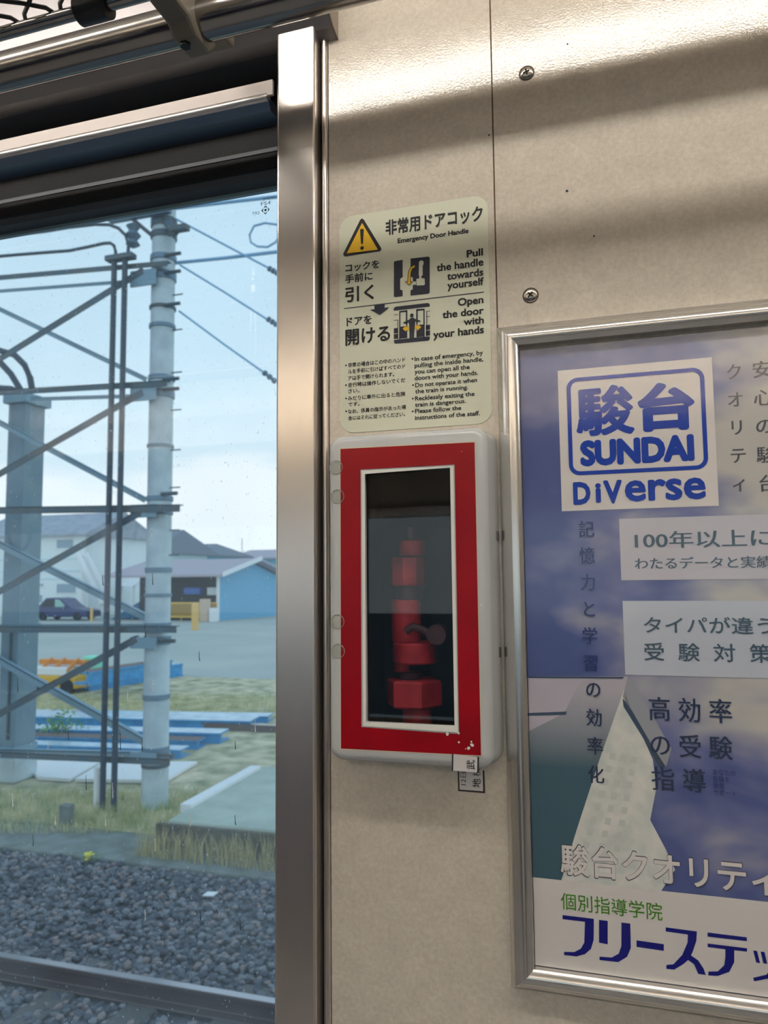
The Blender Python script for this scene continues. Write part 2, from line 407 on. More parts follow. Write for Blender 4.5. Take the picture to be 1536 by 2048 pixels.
# wall beyond the double door on the left
DL = xPL - 1.30
MB().box(X0, DL - .05, 0, .1, 0, ZC).build('panel', MATS['beige_panel'], wf, smooth=False)

# post and its bead
p = struct(MB().box(xPL, xPR, -.015, .075, 0, 2.2).build('trim_1', MATS['steel'], bevel=.0022, seg=3), 'brushed stainless steel door post')
struct(MB().box(xPR - .001, xBead0 + .002, .006, .03, 0, 2.2).build('trim_2', MATS['black_gap'], smooth=False), 'dark rubber groove beside the door post')
n = 10; prof = []
xc, hw = (xBead0 + xBead1) / 2, (xBead1 - xBead0) / 2
pts = [(xc + hw * math.cos(math.pi * k / n), -.004 * math.sin(math.pi * k / n)) for k in range(n + 1)] + [(xc - hw, .01), (xc + hw, .01)]
mb = MB(); m_ = len(pts)
mb.add([(a, b, 0) for a, b in pts] + [(a, b, 2.16) for a, b in pts], [(i, (i+1) % m_, m_+(i+1) % m_, m_+i) for i in range(m_)])
struct(mb.build('trim_3', MATS['steel']), 'rounded stainless bead along the panel edge')
struct(MB().box(DL - .05, DL, -.015, .075, 0, 2.2).build('trim_4', MATS['steel'], bevel=.0022), 'stainless steel door post on the far side of the doors')

# header above the door
hb = PY(672, 80, 0).z; hxr = PY(674, 60, 0).x
prof = [(.10, hb - .001), (0.0, hb), (-.012, hb + .004), (-.024, hb + .014), (-.033, hb + .030), (-.037, hb + .052), (-.037, 2.30), (.10, 2.30)]
struct(MB().prism(prof, DL - .3, hxr).build('trim_5', MATS['header_paint'], bevel=.0012, seg=2), 'dark metal door header with rounded lower edge')
he_ = bpy.data.objects['trim_5']
MB().prism([(a if a < .05 else .0, b) for a, b in prof], hxr + .0001, hxr + .0012).build('end_plate', MATS['header_end_lit'], he_, smooth=False)
# recess, rail, door leaves
yR = -.004
rz1 = PY(540, 160, yR).z; rzm = PY(540, 183, yR - .004).z; rz0 = PY(540, 218, yR).z
struct(MB().box(DL, xPL + .01, .055, .10, rz0 - .02, hb + .002).build('trim_6', MATS['recess_black'], smooth=False), 'black recess above the sliding door')
xrr = PY(545, 185, yR).x
dr = empty('door_rail', (xrr, yR, rz0), 'stainless drip rail with rolled edge across the top of the sliding door', 'rail')
MB().prism([(yR - .0003, rz1), (yR + .0001, rzm), (yR + .003, rzm), (yR + .003, rz1)], DL + .01, xrr).build('upper_flange', MATS['satin_alu'], dr)
mb = MB(); rr_ = .0045
mb.tube([(DL + .01, yR, rzm - .003), (xrr - .004, yR, rzm - .003)], rr_, 14); mb.build('rolled_edge', MATS['steel_h'], dr)
MB().prism([(yR - .002, rzm - .006), (yR + .002, rz0), (yR + .028, rz0 + .002), (yR + .028, rzm - .002), (yR + .004, rzm - .003)], DL + .01, xrr - .003).build('lower_flange', MATS['door_metal'], dr)

yD = .062; yG = .078
gz = PY(540, 365, yG - .008).z; gz_top = PY(540, 309, yD).z; dz_top = PY(540, 212, yD).z
xm = xPL - .65
for k, (a, b, lab) in enumerate(((xm + .002, xPL + .02, 'sliding train door leaf with large window beside the emergency handle'), (DL - .01, xm - .002, 'sliding train door leaf farther from the emergency handle'))):
    d = empty('door_%d' % (k + 1), ((a + b) / 2, yD, 0), lab, None); d['kind'] = 'structure'
    wl, wr = a + .045, b - .012 if k == 0 else b - .045
    if k == 0: wr = b
    gb = .72
    mb = MB(); mb.box(a, b, yD, yD + .035, gz_top, dz_top); mb.box(a, b, yD, yD + .035, .01, gb - .02); mb.box(a, wl, yD, yD + .035, gb - .02, gz_top)
    if k: mb.box(wr, b, yD, yD + .035, gb - .02, gz_top)
    mb.build('door_panel', MATS['door_metal'], d, smooth=False)
    g_ = MB().prism([(yD - .004, gz_top), (yD - .006, gz_top - .010), (yD, gz + .001), (yG + .004, gz - .001), (yG + .006, gz_top)], wl, wr).build('window_gasket', MATS['rubber_grey'], d)
    MB().box(wl, wr, yD - .002, yG + .004, gb - .02, gb).build('window_gasket', MATS['rubber'], d)
    MB().box(wl - .001, wl + .012, yD - .002, yG + .004, gb, gz).build('window_gasket', MATS['rubber'], d)
    MB().box(wl, wr, yD - .008, yD - .003, gz_top - .002, gz_top + .002).build('gasket_lip', MATS['rubber_grey'], g_)
    MB().add([(wl, yG, gb - .01), (wr, yG, gb - .01), (wr, yG, gz + .004), (wl, yG, gz + .004)], [(0, 1, 2, 3)]).build('window_pane', MATS['door_glass'], d, smooth=False)
    if k == 0:
        dA = d
        MB().box(wl + .01, wr, yG - .001, yG + .004, gz - .004, gz + .002).build('glass_edge', mat('glass_rim', (150, 180, 190), .12, .3), d)
# rain streaks and etched maker's mark on the pane
mb = MB(); md = MB()
st = [(303, 1065, 18), (305, 1158, 24), (290, 1262, 26), (284, 1490, 24), (305, 1372, 24), (510, 1450, 30), (470, 1490, 18), (255, 1395, 28), (240, 1480, 40), (136, 1470, 20), (95, 1490, 14), (172, 1565, 30), (225, 1580, 30), (35, 1370, 30), (25, 1600, 26), (205, 1160, 22), (398, 1312, 20), (380, 1640, 26), (310, 1690, 26), (110, 1640, 22), (210, 1640, 24), (66, 1680, 24), (470, 1640, 20), (120, 1765, 20), (400, 1830, 22), (290, 1830, 24), (480, 1850, 22)]
for (sx, sy, h) in st:
    p0 = PY(sx, sy - h / 2, yG - .0012); p1 = PY(sx + 1, sy + h / 2, yG - .0012)
    k = 5
    path = [p0.lerp(p1, i / k) + Vector((random.uniform(-.0003, .0003), 0, 0)) for i in range(k + 1)]
    (mb if random.random() < .6 else md).tube(path, .00022, 5, r2=.0005)
o = mb.build('rain_streaks', MATS['water'], dA); o['kind'] = 'stuff'
o = md.build('rain_streaks', MATS['streak_dark'], dA); o['kind'] = 'stuff'

# ------------------------------------------------------------------ flat lettering
TXT = {}
def text_mesh(body, bold=0.0, dx=0.0, align='LEFT', space=1.0, line=1.0):
    c = bpy.data.curves.new('t', 'FONT'); c.body = body; c.size = 1; c.align_x = align; c.space_character = space; c.space_line = line
    c.resolution_u = 3
    o = bpy.data.objects.new('t', c); COL.objects.link(o)
    dg = bpy.context.evaluated_depsgraph_get(); dg.update()
    me = bpy.data.meshes.new_from_object(o.evaluated_get(dg))
    V = [v.co.copy() for v in me.vertices]; Fc = [tuple(q.vertices) for q in me.polygons]
    bpy.data.objects.remove(o); bpy.data.curves.remove(c); bpy.data.meshes.remove(me)
    offs = [(0, 0)]
    if dx: offs = [(-dx, 0), (-dx / 2, 0), (0, 0), (dx / 2, 0), (dx, 0)]
    elif bold > 0: offs = [(bold * math.cos(a * math.pi / 6), bold * math.sin(a * math.pi / 6)) for a in range(12)] + ([(bold * .5 * math.cos(a * math.pi / 2), bold * .5 * math.sin(a * math.pi / 2)) for a in range(4)] if bold > .03 else [(0, 0)])
    V2 = []; F2 = []
    for k, (ax, ay) in enumerate(offs):        # heavier strokes: the glyph laid over itself, each layer a few microns proud
        o_ = len(V2); V2 += [Vector((v.x + ax, v.y + ay, k)) for v in V]; F2 += [tuple(i + o_ for i in q) for q in Fc]
    return V2, F2
_cap = {}
def cap_h():
    if 'c' not in _cap:
        V, _ = text_mesh('H'); _cap['c'] = max(v.y for v in V)
    return _cap['c']
def lettering(body, bl, br, tl, mat_, parent, y, name='lettering', cap=False, bold=0.0, dx=0.0, align='LEFT', line=1.0, space=1.0, square=True, rot=0):
    """flat print: bl / br / tl are pixels of the printed ink's corners; y the plane it is printed on"""
    V, Fc = text_mesh(body, bold, dx, align, space, line)
    if rot:
        for v in V:
            v.x, v.y = (v.y, -v.x) if rot > 0 else (-v.y, v.x)
    x0 = min(v.x for v in V); x1 = max(v.x for v in V)
    y0, y1 = (0, cap_h()) if cap else (min(v.y for v in V), max(v.y for v in V))
    B, R_, T = PY(*bl, y), PY(*br, y), PY(*tl, y)
    if square:                         # print runs level: keep it square to the sheet, as printing is
        zb = (B.z + R_.z) / 2; hgt = T.z - B.z
        B = Vector((B.x, y, zb)); R_ = Vector((R_.x, y, zb)); T = Vector((B.x, y, zb + hgt))
    vs = [B + (R_ - B) * ((v.x - x0) / (x1 - x0)) + (T - B) * ((v.y - y0) / (y1 - y0)) + Vector((0, -5e-6 * v.z, 0)) for v in V]
    return MB().add(vs, Fc).build2(name, mat_, parent)
def build2(s, name, mat_, parent):
    me = bpy.data.meshes.new(name); me.from_pydata(s.v, [], s.f); return link(name, me, mat_, parent)
MB.build2 = build2
def poly(pts, y, mat_, parent, name, z=None):
    q = [PY(a, b, y) for a, b in pts]
    bm = bmesh.new(); vs = [bm.verts.new(v) for v in q]; f = bm.faces.new(vs); f.normal_update(); bmesh.ops.triangulate(bm, faces=[f])
    me = bpy.data.meshes.new(name); bm.to_mesh(me); bm.free(); return link(name, me, mat_, parent)

# maker's mark, low on contrast
lettering('polycar', (527, 402), (552, 398), (527, 393), mat('etch', (120, 150, 160), .6), dA, yG - .001, 'etched_mark')
lettering('FS4', (522, 411), (541, 409), (522, 404), MATS['etch'], dA, yG - .001, 'etched_mark', cap=True)
lettering('TRS', (504, 430), (519, 429), (504, 424), MATS['etch'], dA, yG - .001, 'etched_mark', cap=True)
mk = MB(); ctr = PY(531, 420, yG - .001)
for a in range(4):
    u = Vector((math.cos(a * math.pi / 2), 0, math.sin(a * math.pi / 2))); w = Vector((-u.z, 0, u.x)); s_ = .0048
    mk.add([ctr + u * s_, ctr + u * s_ * .6 + w * s_ * .45, ctr + u * s_ * .45 + w * s_ * .25, ctr + u * s_ * .7, ctr + u * s_ * .45 - w * s_ * .25, ctr + u * s_ * .6 - w * s_ * .45], [(0, 1, 2, 3), (0, 3, 4, 5)])
mk.add([ctr + Vector((.0014 * math.cos(t), 0, .0014 * math.sin(t))) for t in [2 * math.pi * k / 12 for k in range(12)]], [tuple(range(12))])
mk.build2('etched_mark', MATS['etch'], dA)

# ================================================================== LUGGAGE RACK
RY, RZ, RR = -.090, 1.9645, .0160
rk = empty('luggage_rack', (-.5, RY, RZ), 'overhead luggage rack with steel pipe, bracket arms and black wire net', 'rack')
MB().tube([(-3, RY, RZ), (3, RY, RZ)], RR, 28).build('pipe', MATS['pipe_steel'], rk)
xb = PY(372, 100, RY - .01).x
def bracket(x):
    w = .011
    prof = [(-.0372, RZ + .034), (-.0372, RZ + .012), (RY + .021, RZ + .008), (RY + .020, RZ - .012), (RY + .012, RZ - .0215), (RY - .012, RZ - .0215), (RY - .022, RZ - .014), (-.40, RZ - .004), (-.40, RZ + .028), (RY - .03, RZ + .036)]
    b = MB().prism(prof[::-1], x - w, x + w).build('bracket_arm', MATS['bracket_paint'], rk, bevel=.003, seg=2)
    mb = MB(); mb.tube([(x - .003, RY - .006, RZ - .0205), (x - .003, RY - .006, RZ - .0242)], .0046, 6)
    mb.build('bolt', MATS['bolt'], b)
for x in (xb, xb + 1.0, xb - 1.0): bracket(x)
rods = [(-.155, RZ + .050, .0052), (-.24, RZ + .05, .006), (-.40, RZ + .015, .008)]
q = PY(80, 46, -.155); rods[0] = (-.155, q.z, .0050)
for y, z, r in rods: MB().tube([(-3, y, z), (3, y, z)], r, 14).build('rod', MATS['pipe_steel'], rk)
cxa, cxb = PY(160, 20, -.155).x, PY(215, 8, -.155).x
MB().tube([(cxa, -.155, q.z), (cxb, -.155, q.z)], .0105, 20).build('collar', MATS['wire_black'], rk)
MB().box(cxa + .002, xb - .012, -.165, -.145, q.z + .004, q.z + .010).build('rod_clip', MATS['wire_black'], rk, bevel=.002)
net = MB()
for i in range(30):
    x = xb - .03 - i * .034
    if abs(x - xb) < .02: continue
    for sgn in (-1, 1):
        pts = []
        for k in range(25):
            t = k / 24; y = -.150 - .245 * t
            z = q.z + .004 + (RZ + .022 - q.z) * t - .020 * math.sin(math.pi * t) + .004 * math.sin(7 * math.pi * t)
            pts.append((x + sgn * .017 * math.cos(7 * math.pi * t), y, z))
        net.tube(pts, .00165, 6)
o = net.build('wire_net', MATS['wire_black'], rk); o['kind'] = 'stuff'

# ================================================================== SIGN
SY = -.0005
sg = empty('emergency_sign', (-.168, 0, 1.6275), 'pale green emergency door handle sticker with yellow warning triangle above the red box', 'sign')
sx0, sx1, sz0, sz1 = -.2347, -.1016, 1.6272, 1.8222
r_ = rrect(sx0, sx1, sz0, sz1, .0125, 8)
MB().extr([(a, SY, b) for a, b in r_], (0, .0005, 0)).build('sticker_sheet', MATS['sticker'], sg, smooth=False)
S = lambda a, b: (640 + a / 4.0421, 380 + b / 4.0421)
TY = SY - .0002; TY2 = SY - .0004; TY3 = SY - .0006
K = MATS['ink']; KN = MATS['ink_navy']; YE = MATS['yellow']
def st_(body, a, b, c, **k): return lettering(body, S(*a), S(*b), S(*c), k.pop('m', K), sg, TY, **k)
st_('非常用ドアコック', (530, 370), (1316, 254), (530, 243), bold=.028)
st_('Emergency Door Handle', (628, 428), (1201, 348), (628, 392), cap=True, bold=.036)
for body, a, b, c in (('Pull', (1186, 542), (1318, 529), (1186, 487)), ('the handle', (943, 655), (1322, 611), (943, 598)), ('towards', (1028, 724), (1321, 692), (1028, 668)),
                      ('yourself', (1030, 796), (1325, 768), (1030, 739)), ('Open', (1114, 932), (1322, 916), (1114, 876)), ('the door', (990, 1029), (1325, 1007), (990, 974)),
                      ('with', (1162, 1090), (1325, 1079), (1162, 1036)), ('your hands', (915, 1190), (1326, 1163), (915, 1134))):
    st_(body, a, b, c, cap=True, bold=.032)
for body, a, b, c in (('コックを', (205, 663), (480, 634), (205, 597)), ('手前に', (203, 757), (425, 728), (203, 686)), ('引く', (203, 912), (437, 885), (203, 788)),
                      ('ドアを', (215, 1103), (418, 1080), (215, 1032)), ('開ける', (205, 1258), (568, 1226), (205, 1128))):
    st_(body, a, b, c, bold=.026)
for body, a, b, c in (('非常の場合はこの中のハンド', (226, 1432), (690, 1394), (226, 1394)), ('ルを手前に引けばすべてのド', (226, 1485), (690, 1447), (226, 1447)), ('アは手で開けられます。', (226, 1540), (600, 1510), (226, 1502)),
                      ('走行時は操作しないでくだ', (226, 1593), (690, 1559), (226, 1556)), ('さい。', (228, 1645), (320, 1638), (228, 1610)), ('みだりに車外に出ると危険', (226, 1700), (690, 1670), (226, 1663)),
                      ('です。', (228, 1751), (320, 1745), (228, 1718)), ('なお、係員の指示があった場', (226, 1806), (695, 1777), (226, 1769)), ('合にはそれに従ってください。', (228, 1861), (688, 1832), (228, 1825))):
    st_(body, a, b, c, bold=.016)
for body, a, b, c in (('In case of emergency, by', (765, 1380), (1318, 1334), (765, 1346)), ('pulling the inside handle,', (765, 1432), (1320, 1387), (765, 1398)), ('you can open all the', (765, 1484), (1210, 1449), (765, 1450)),
                      ('doors with your hands.', (765, 1536), (1278, 1495), (765, 1502)), ('Do not operate it when', (770, 1592), (1270, 1553), (770, 1559)), ('the train is running.', (770, 1643), (1198, 1611), (770, 1610)),
                      ('Recklessly exiting the', (768, 1700), (1250, 1665), (768, 1667)), ('train is dangerous.', (768, 1751), (1180, 1722), (768, 1718)), ('Please follow the', (768, 1804), (1142, 1777), (768, 1771)), ('instructions of the staff.', (768, 1857), (1293, 1821), (768, 1824))):
    st_(body, a, b, c, cap=True, bold=.020)
bl_ = MB()
for a, b in ((210, 1418), (210, 1578), (211, 1685), (212, 1789), (747, 1365), (752, 1577), (750, 1686), (750, 1790)):
    c_ = PY(*S(a, b), TY); bl_.add([c_ + Vector((.0008 * math.cos(t), 0, .0008 * math.sin(t))) for t in [2 * math.pi * k / 10 for k in range(10)]], [tuple(range(10))])
bl_.build2('bullet_points', K, sg)['kind'] = 'stuff'
def sp(pts, m, y, name='pictogram'): return poly([S(*p) for p in pts], y, m, sg, name)
# warning triangle
sp([(325, 240), (340, 230), (355, 240), (495, 470), (495, 485), (483, 496), (205, 537), (190, 530), (188, 515)], K, TY, 'warning_triangle')
sp([(340, 266), (468, 482), (216, 512)], YE, TY2, 'warning_triangle')
sp([(323, 322), (332, 314), (346, 313), (355, 321), (347, 432), (340, 438), (332, 434)], K, TY3, 'warning_triangle')
c_ = PY(*S(340, 469), TY3)
MB().add([c_ + Vector((.0017 * math.cos(t), 0, .0017 * math.sin(t))) for t in [2 * math.pi * k / 16 for k in range(16)]], [tuple(range(16))]).build2('warning_triangle', K, sg)
# divider and arrow
sp([(195, 955), (1325, 821), (1325, 828), (195, 962)], KN, TY, 'divider')
sp([(440, 928), (522, 918), (522, 952), (560, 948), (483, 1010), (404, 968), (440, 964)], KN, TY2, 'arrow')
# pictogram: handle
sp([(597, 584), (604, 575), (668, 564), (668, 705), (648, 717), (648, 804), (668, 812), (668, 858), (606, 866), (597, 858)], KN, TY)
sp([(732, 554), (876, 538), (887, 546), (887, 828), (878, 838), (732, 854), (732, 812), (750, 802), (750, 768), (778, 766), (778, 738), (750, 740), (750, 706), (732, 702)], KN, TY)
sp([(800, 582), (812, 570), (830, 570), (838, 582), (836, 603), (830, 610), (830, 690), (820, 694), (820, 712), (846, 716), (848, 764), (838, 770), (782, 772), (778, 720), (802, 714), (802, 695), (798, 690)], MATS['sticker'], TY2)
sp([(768, 600), (770, 628), (748, 640), (737, 672), (733, 738), (752, 740), (720, 772), (687, 738), (706, 738), (712, 664), (730, 622)], K, TY2)
sp([(765, 606), (766, 624), (744, 636), (732, 672), (728, 742), (742, 744), (720, 765), (696, 743), (711, 742), (717, 666), (734, 626)], YE, TY3)
# pictogram: person opening the door
sp([(597, 955), (612, 943), (872, 913), (887, 922), (887, 943), (597, 975)], KN, TY)
sp([(597, 1212), (887, 1182), (887, 1208), (876, 1218), (612, 1242), (600, 1236)], KN, TY)
for a in ([(640, 980), (650, 979), (650, 1206), (640, 1207)], [(836, 960), (846, 959), (846, 1188), (836, 1189)], [(597, 1118), (632, 1114), (632, 1156), (597, 1160)], [(597, 1166), (632, 1162), (632, 1200), (597, 1204)], [(856, 1092), (890, 1088), (890, 1128), (856, 1132)], [(856, 1138), (890, 1134), (890, 1176), (856, 1180)],
          [(650, 1105), (705, 1098), (705, 1195), (650, 1201)], [(780, 1092), (836, 1086), (836, 1185), (780, 1191)], [(650, 977), (705, 971), (705, 985), (650, 991)], [(780, 964), (836, 958), (836, 972), (780, 978)], [(694, 972), (706, 971), (706, 1100), (694, 1101)], [(778, 964), (790, 963), (790, 1092), (778, 1093)],
          [(597, 1008), (632, 1004), (632, 1008), (597, 1012)], [(597, 1052), (632, 1048), (632, 1052), (597, 1056)], [(856, 980), (890, 976), (890, 980), (856, 984)], [(856, 1022), (890, 1018), (890, 1022), (856, 1026)], [(860, 980), (866, 979), (866, 1180), (860, 1181)], [(626, 1052), (632, 1051), (632, 1204), (626, 1205)]):
    sp(a, KN, TY)
sp([(668, 1122), (698, 1090), (698, 1108), (720, 1106), (720, 1132), (698, 1134), (698, 1148)], YE, TY2)
sp([(818, 1108), (785, 1082), (785, 1098), (765, 1100), (765, 1124), (785, 1122), (785, 1138)], YE, TY2)
sp([(722, 1046), (735, 1034), (752, 1032), (768, 1042), (812, 1056), (810, 1066), (770, 1060), (765, 1108), (758, 1196), (744, 1198), (742, 1140), (738, 1198), (724, 1200), (722, 1110), (718, 1066), (676, 1080), (674, 1070)], KN, TY3)
c_ = PY(*S(742, 1014), TY3)
MB().add([c_ + Vector((.0016 * math.cos(t), 0, .0018 * math.sin(t))) for t in [2 * math.pi * k / 14 for k in range(14)]], [tuple(range(14))]).build2('pictogram', KN, sg)

# ================================================================== EMERGENCY HANDLE CASE
cs = empty('emergency_handle_case', ((lx0 + lx1) / 2, 0, lz0), 'grey-white emergency handle box with red border and dark window under the sticker', 'box')
# lid: rounded shell with window opening
def loop(x0, x1, z0, z1, r, y, n=6): return [(a, y, b) for a, b in rrect(x0, x1, z0, z1, r, n)]
N6 = 7 * 4
mb = MB(); loops = []
loops.append(loop(lx0, lx1, lz0, lz1, .012, 0))
loops.append(loop(lx0 + .0005, lx1 - .0020, lz0 + .0005, lz1 - .0005, .012, -.012))
loops.append(loop(lx0 + .0008, lx1 - .0035, lz0 + .0008, lz1 - .0008, .012, -.022))
for k in range(1, 6):
    a = rad(18 * k); i_ = .007 * (1 - math.cos(a)); 
    loops.append(loop(lx0 + .0008 + i_, lx1 - .0035 - i_ * 1.2, lz0 + .0008 + i_, lz1 - .0008 - i_, .012 - .004 * k / 5, -.0225 - .0075 * math.sin(a)))
bz = .0026
loops.append(loop(px0 - bz, px1 + bz, pz0 - bz, pz1 + bz, .0016, LY))
loops.append(loop(px0 - .0002, px1 + .0002, pz0 - .0002, pz1 + .0002, .0010, LY))
loops.append(loop(px0, px1, pz0, pz1, .0010, LY + .004))
loops.append(loop(px0, px1, pz0, pz1, .0010, LY + .005))
for i, L in enumerate(loops):
    mb.v += L
    if i:
        for k in range(N6):
            mb.f.append(((i-1)*N6+k, (i-1)*N6+(k+1) % N6, i*N6+(k+1) % N6, i*N6+k))
lid = mb.build('lid', MATS['case_white'], cs)
# red border
def ring_poly(outer, inner, y, m, parent, name):
    o_ = [PY(a, b, y) for a, b in outer]; i_ = [PY(a, b, y) for a, b in inner]
    return MB().add(o_ + i_, [(k, (k+1) % 4, 4+(k+1) % 4, 4+k) for k in range(4)]).build2(name, m, parent)
RYs = LY - .0003
ring_poly([(679, 896), (950.5, 882.5), (964, 1513), (680.5, 1499)], [(720, 938), (910, 928), (919, 1469), (723, 1455)], RYs + .0001, mat('sheet_rim', (196, 186, 160), .5), lid, 'sheet_edge')
ring_poly([(681, 898), (949, 884.5), (962, 1511), (682, 1497)], [(721, 939), (909, 929), (918, 1468), (723, 1454)], RYs, MATS['red_sheet'], lid, 'red_border')
ring_poly([(723, 941.5), (906.5, 932), (916, 1465), (726, 1452)], [(729.5, 948), (900, 935), (909, 1451), (732, 1444)], RYs - .0001, MATS['case_edge'], lid, 'window_bezel')
Z3 = lambda a, b: (620 + a / 2.626, 840 + b / 2.626)
ch = MB()
for a, b, s_ in ((722, 1648, 8), (780, 1645, 5), (782, 1693, 5), (850, 1708, 9), (833, 1722, 8), (818, 1728, 3), (848, 1690, 4), (797, 165, 2), (895, 970, 3)):
    c_ = PY(*Z3(a, b), RYs - .0002); nn = 9; rr0 = s_ / 2.626 * .00045
    ch.add([c_ + Vector((rr0 * random.uniform(.6, 1.2) * math.cos(t), 0, rr0 * random.uniform(.6, 1.3) * math.sin(t))) for t in [2 * math.pi * k / nn for k in range(nn)]], [tuple(range(nn))])
ch.build2('paint_chips', MATS['case_edge'], lid)['kind'] = 'stuff'
MB().box(px0 - .001, px1 + .001, LY + .0035, LY + .005, pz0 - .001, pz1 + .001).build('window_pane', MATS['case_pane'], lid, smooth=False)
# cavity behind the lid
mb = MB(); yb = .085
cx0, cx1, cz0, cz1 = hx0, hx1, hz0, hz1
mb.box(cx0 - .002, cx1 + .002, yb, yb + .003, cz0 - .002, cz1 + .002)
mb.box(cx0 - .003, cx0, .001, yb, cz0, cz1); mb.box(cx1, cx1 + .003, .001, yb, cz0, cz1)
mb.box(cx0, cx1, .001, yb, cz0 - .003, cz0); mb.box(cx0, cx1, .001, yb, cz1, cz1 + .003)
mb.build('cavity', MATS['cavity'], cs, smooth=False)
# hinges, clear bumpers, keepers
for a, b in ((918, 1010), (1262, 1312)):
    z1_, z0_ = PY(655, a, -.018).z, PY(655, b, -.018).z
    mb = MB(); nseg = 3
    for i in range(nseg):
        za = z0_ + (z1_ - z0_) * i / nseg; zb = z0_ + (z1_ - z0_) * (i + .94) / nseg
        mb.tube([(lx0 - .0012, -.014, za), (lx0 - .0012, -.014, zb)], .0022, 12)
    mb.build('hinge', MATS['steel'], cs)
for a, b in ((672, 935), (675, 993), (675, 1243), (676, 1302)):
    c_ = PY(a, b, LY); mb = MB(); prof = [(math.sin(rad(t)) * .0058, math.cos(rad(t)) * .0014) for t in (4, 30, 60, 80, 90)]
    nn = 20; vs = [(c_.x + r * math.cos(2*math.pi*k/nn), LY - h - .0001, c_.z + r * math.sin(2*math.pi*k/nn)) for r, h in prof for k in range(nn)]
    mb.add(vs, [(i*nn+k, i*nn+(k+1) % nn, (i+1)*nn+(k+1) % nn, (i+1)*nn+k) for i in range(4) for k in range(nn)] + [tuple(range(nn))])
    bp_ = mb.build('clear_bumper', MATS['clear_bump'], lid)
    MB().tube([(c_.x + .0057 * math.cos(2*math.pi*k/24), LY - .0003, c_.z + .0057 * math.sin(2*math.pi*k/24)) for k in range(24)], .00028, 6, closed=True).build('rim', MATS['bumper_rim'], bp_)
for b in (1070, 1305):
    z_ = PY(996, b, -.008).z; MB().box(lx1 - .004, lx1 + .0004, -.007, -.002, z_ - .004, z_ + .004).build('latch', MATS['steel_dark'], cs, bevel=.001)
# valve inside
VY = .022
vz = lambda b: PY(*Z3(500, b), VY).z
vx = lambda a, b: PY(*Z3(a, b), VY).x
va = empty('emergency_valve', (vx(500, 1500), VY, hz0), 'red emergency air valve with hexagonal nuts behind the dark window', 'valve')
def vpart(name, a0, a1, b1, b0, n, m, rot=0.0):
    xa, xb_ = vx(a0, (b0 + b1) / 2), vx(a1, (b0 + b1) / 2); r = (xb_ - xa) / 2; c_ = ((xa + xb_) / 2, VY + .012, vz(b0)); h = vz(b1) - vz(b0)
    mb = MB(); vs = []; pr = [(r * .93, 0), (r, h * .08), (r, h * .92), (r * .93, h)]
    mb.lathe(pr, c_, n)
    return mb.build(name, MATS[m], va)
vpart('cap', 452, 582, 632, 712, 24, 'valve_red'); vpart('nut', 405, 582, 722, 872, 8, 'valve_red'); vpart('neck', 432, 566, 872, 945, 24, 'valve_dark')
vpart('body', 412, 562, 945, 1175, 24, 'valve_red'); vpart('flange', 420, 650, 1170, 1282, 24, 'valve_red'); vpart('spindle', 420, 505, 1282, 1330, 16, 'valve_red')
vpart('hex_nut', 385, 675, 1368, 1512, 6, 'valve_red'); vpart('spindle', 450, 560, 1330, 1368, 16, 'valve_dark'); vpart('pipe', 470, 622, 1512, 1640, 24, 'valve_red')
vpart('stem', 475, 545, 560, 632, 16, 'valve_dark')
hp = [PY(*Z3(a, b), VY - .008) for a, b in ((505, 1110), (540, 1085), (590, 1100), (640, 1130))]
MB().tube(hp, .0035, 12).build('lever', MATS['valve_dark'], va)
c_ = PY(*Z3(662, 1128), VY - .012); MB().tube([c_, c_ + Vector((0, .012, 0))], .0085, 20).build('lever_hub', MATS['valve_dark'], va)

# small paper seals at the lower edge
sl = empty('paper_seal', PY(930, 1540, -.03), 'small white paper seal stuck on the lower edge of the handle box', 'label')
ZS = lambda a, b: (860 + a / 7.68, 1440 + b / 7.68)
def wrap(pts, y, m, name): return poly([ZS(*p) for p in pts], y, m, sl, name)
wrap([(338, 520), (752, 566), (748, 812), (335, 782)], LY - .0006, MATS['label_black'], 'seal_border')
wrap([(360, 522), (728, 568), (724, 806), (356, 780)], LY - .0008, MATS['label_white'], 'seal_paper')
lettering('武', ZS(560, 760), ZS(690, 765), ZS(560, 612), MATS['label_black'], sl, LY - .001, rot=-1, square=False, bold=.01)
sl2 = empty('paper_seal', PY(945, 1585, 0), 'black-bordered white paper seal on the beige wall below the handle box', 'label')
def w2(pts, y, m, name): return poly([ZS(*p) for p in pts], y, m, sl2, name)
w2([(425, 740), (835, 775), (846, 1125), (432, 1092)], -.0003, mat('seal_brown', (52, 38, 24), .6), 'seal_border')
w2([(448, 742), (808, 772), (816, 1095), (455, 1068)], -.0005, MATS['label_white'], 'seal_paper')
lettering('地', ZS(648, 1035), ZS(778, 1040), ZS(645, 900), MATS['label_black'], sl2, -.0007, rot=-1, square=False, bold=.01)
lettering('検', ZS(648, 862), ZS(778, 868), ZS(645, 735), MATS['label_black'], sl2, -.0007, rot=-1, square=False)
lettering('12日', ZS(470, 998), ZS(556, 1003), ZS(468, 800), MATS['label_black'], sl2, -.0007, rot=-1, square=False)

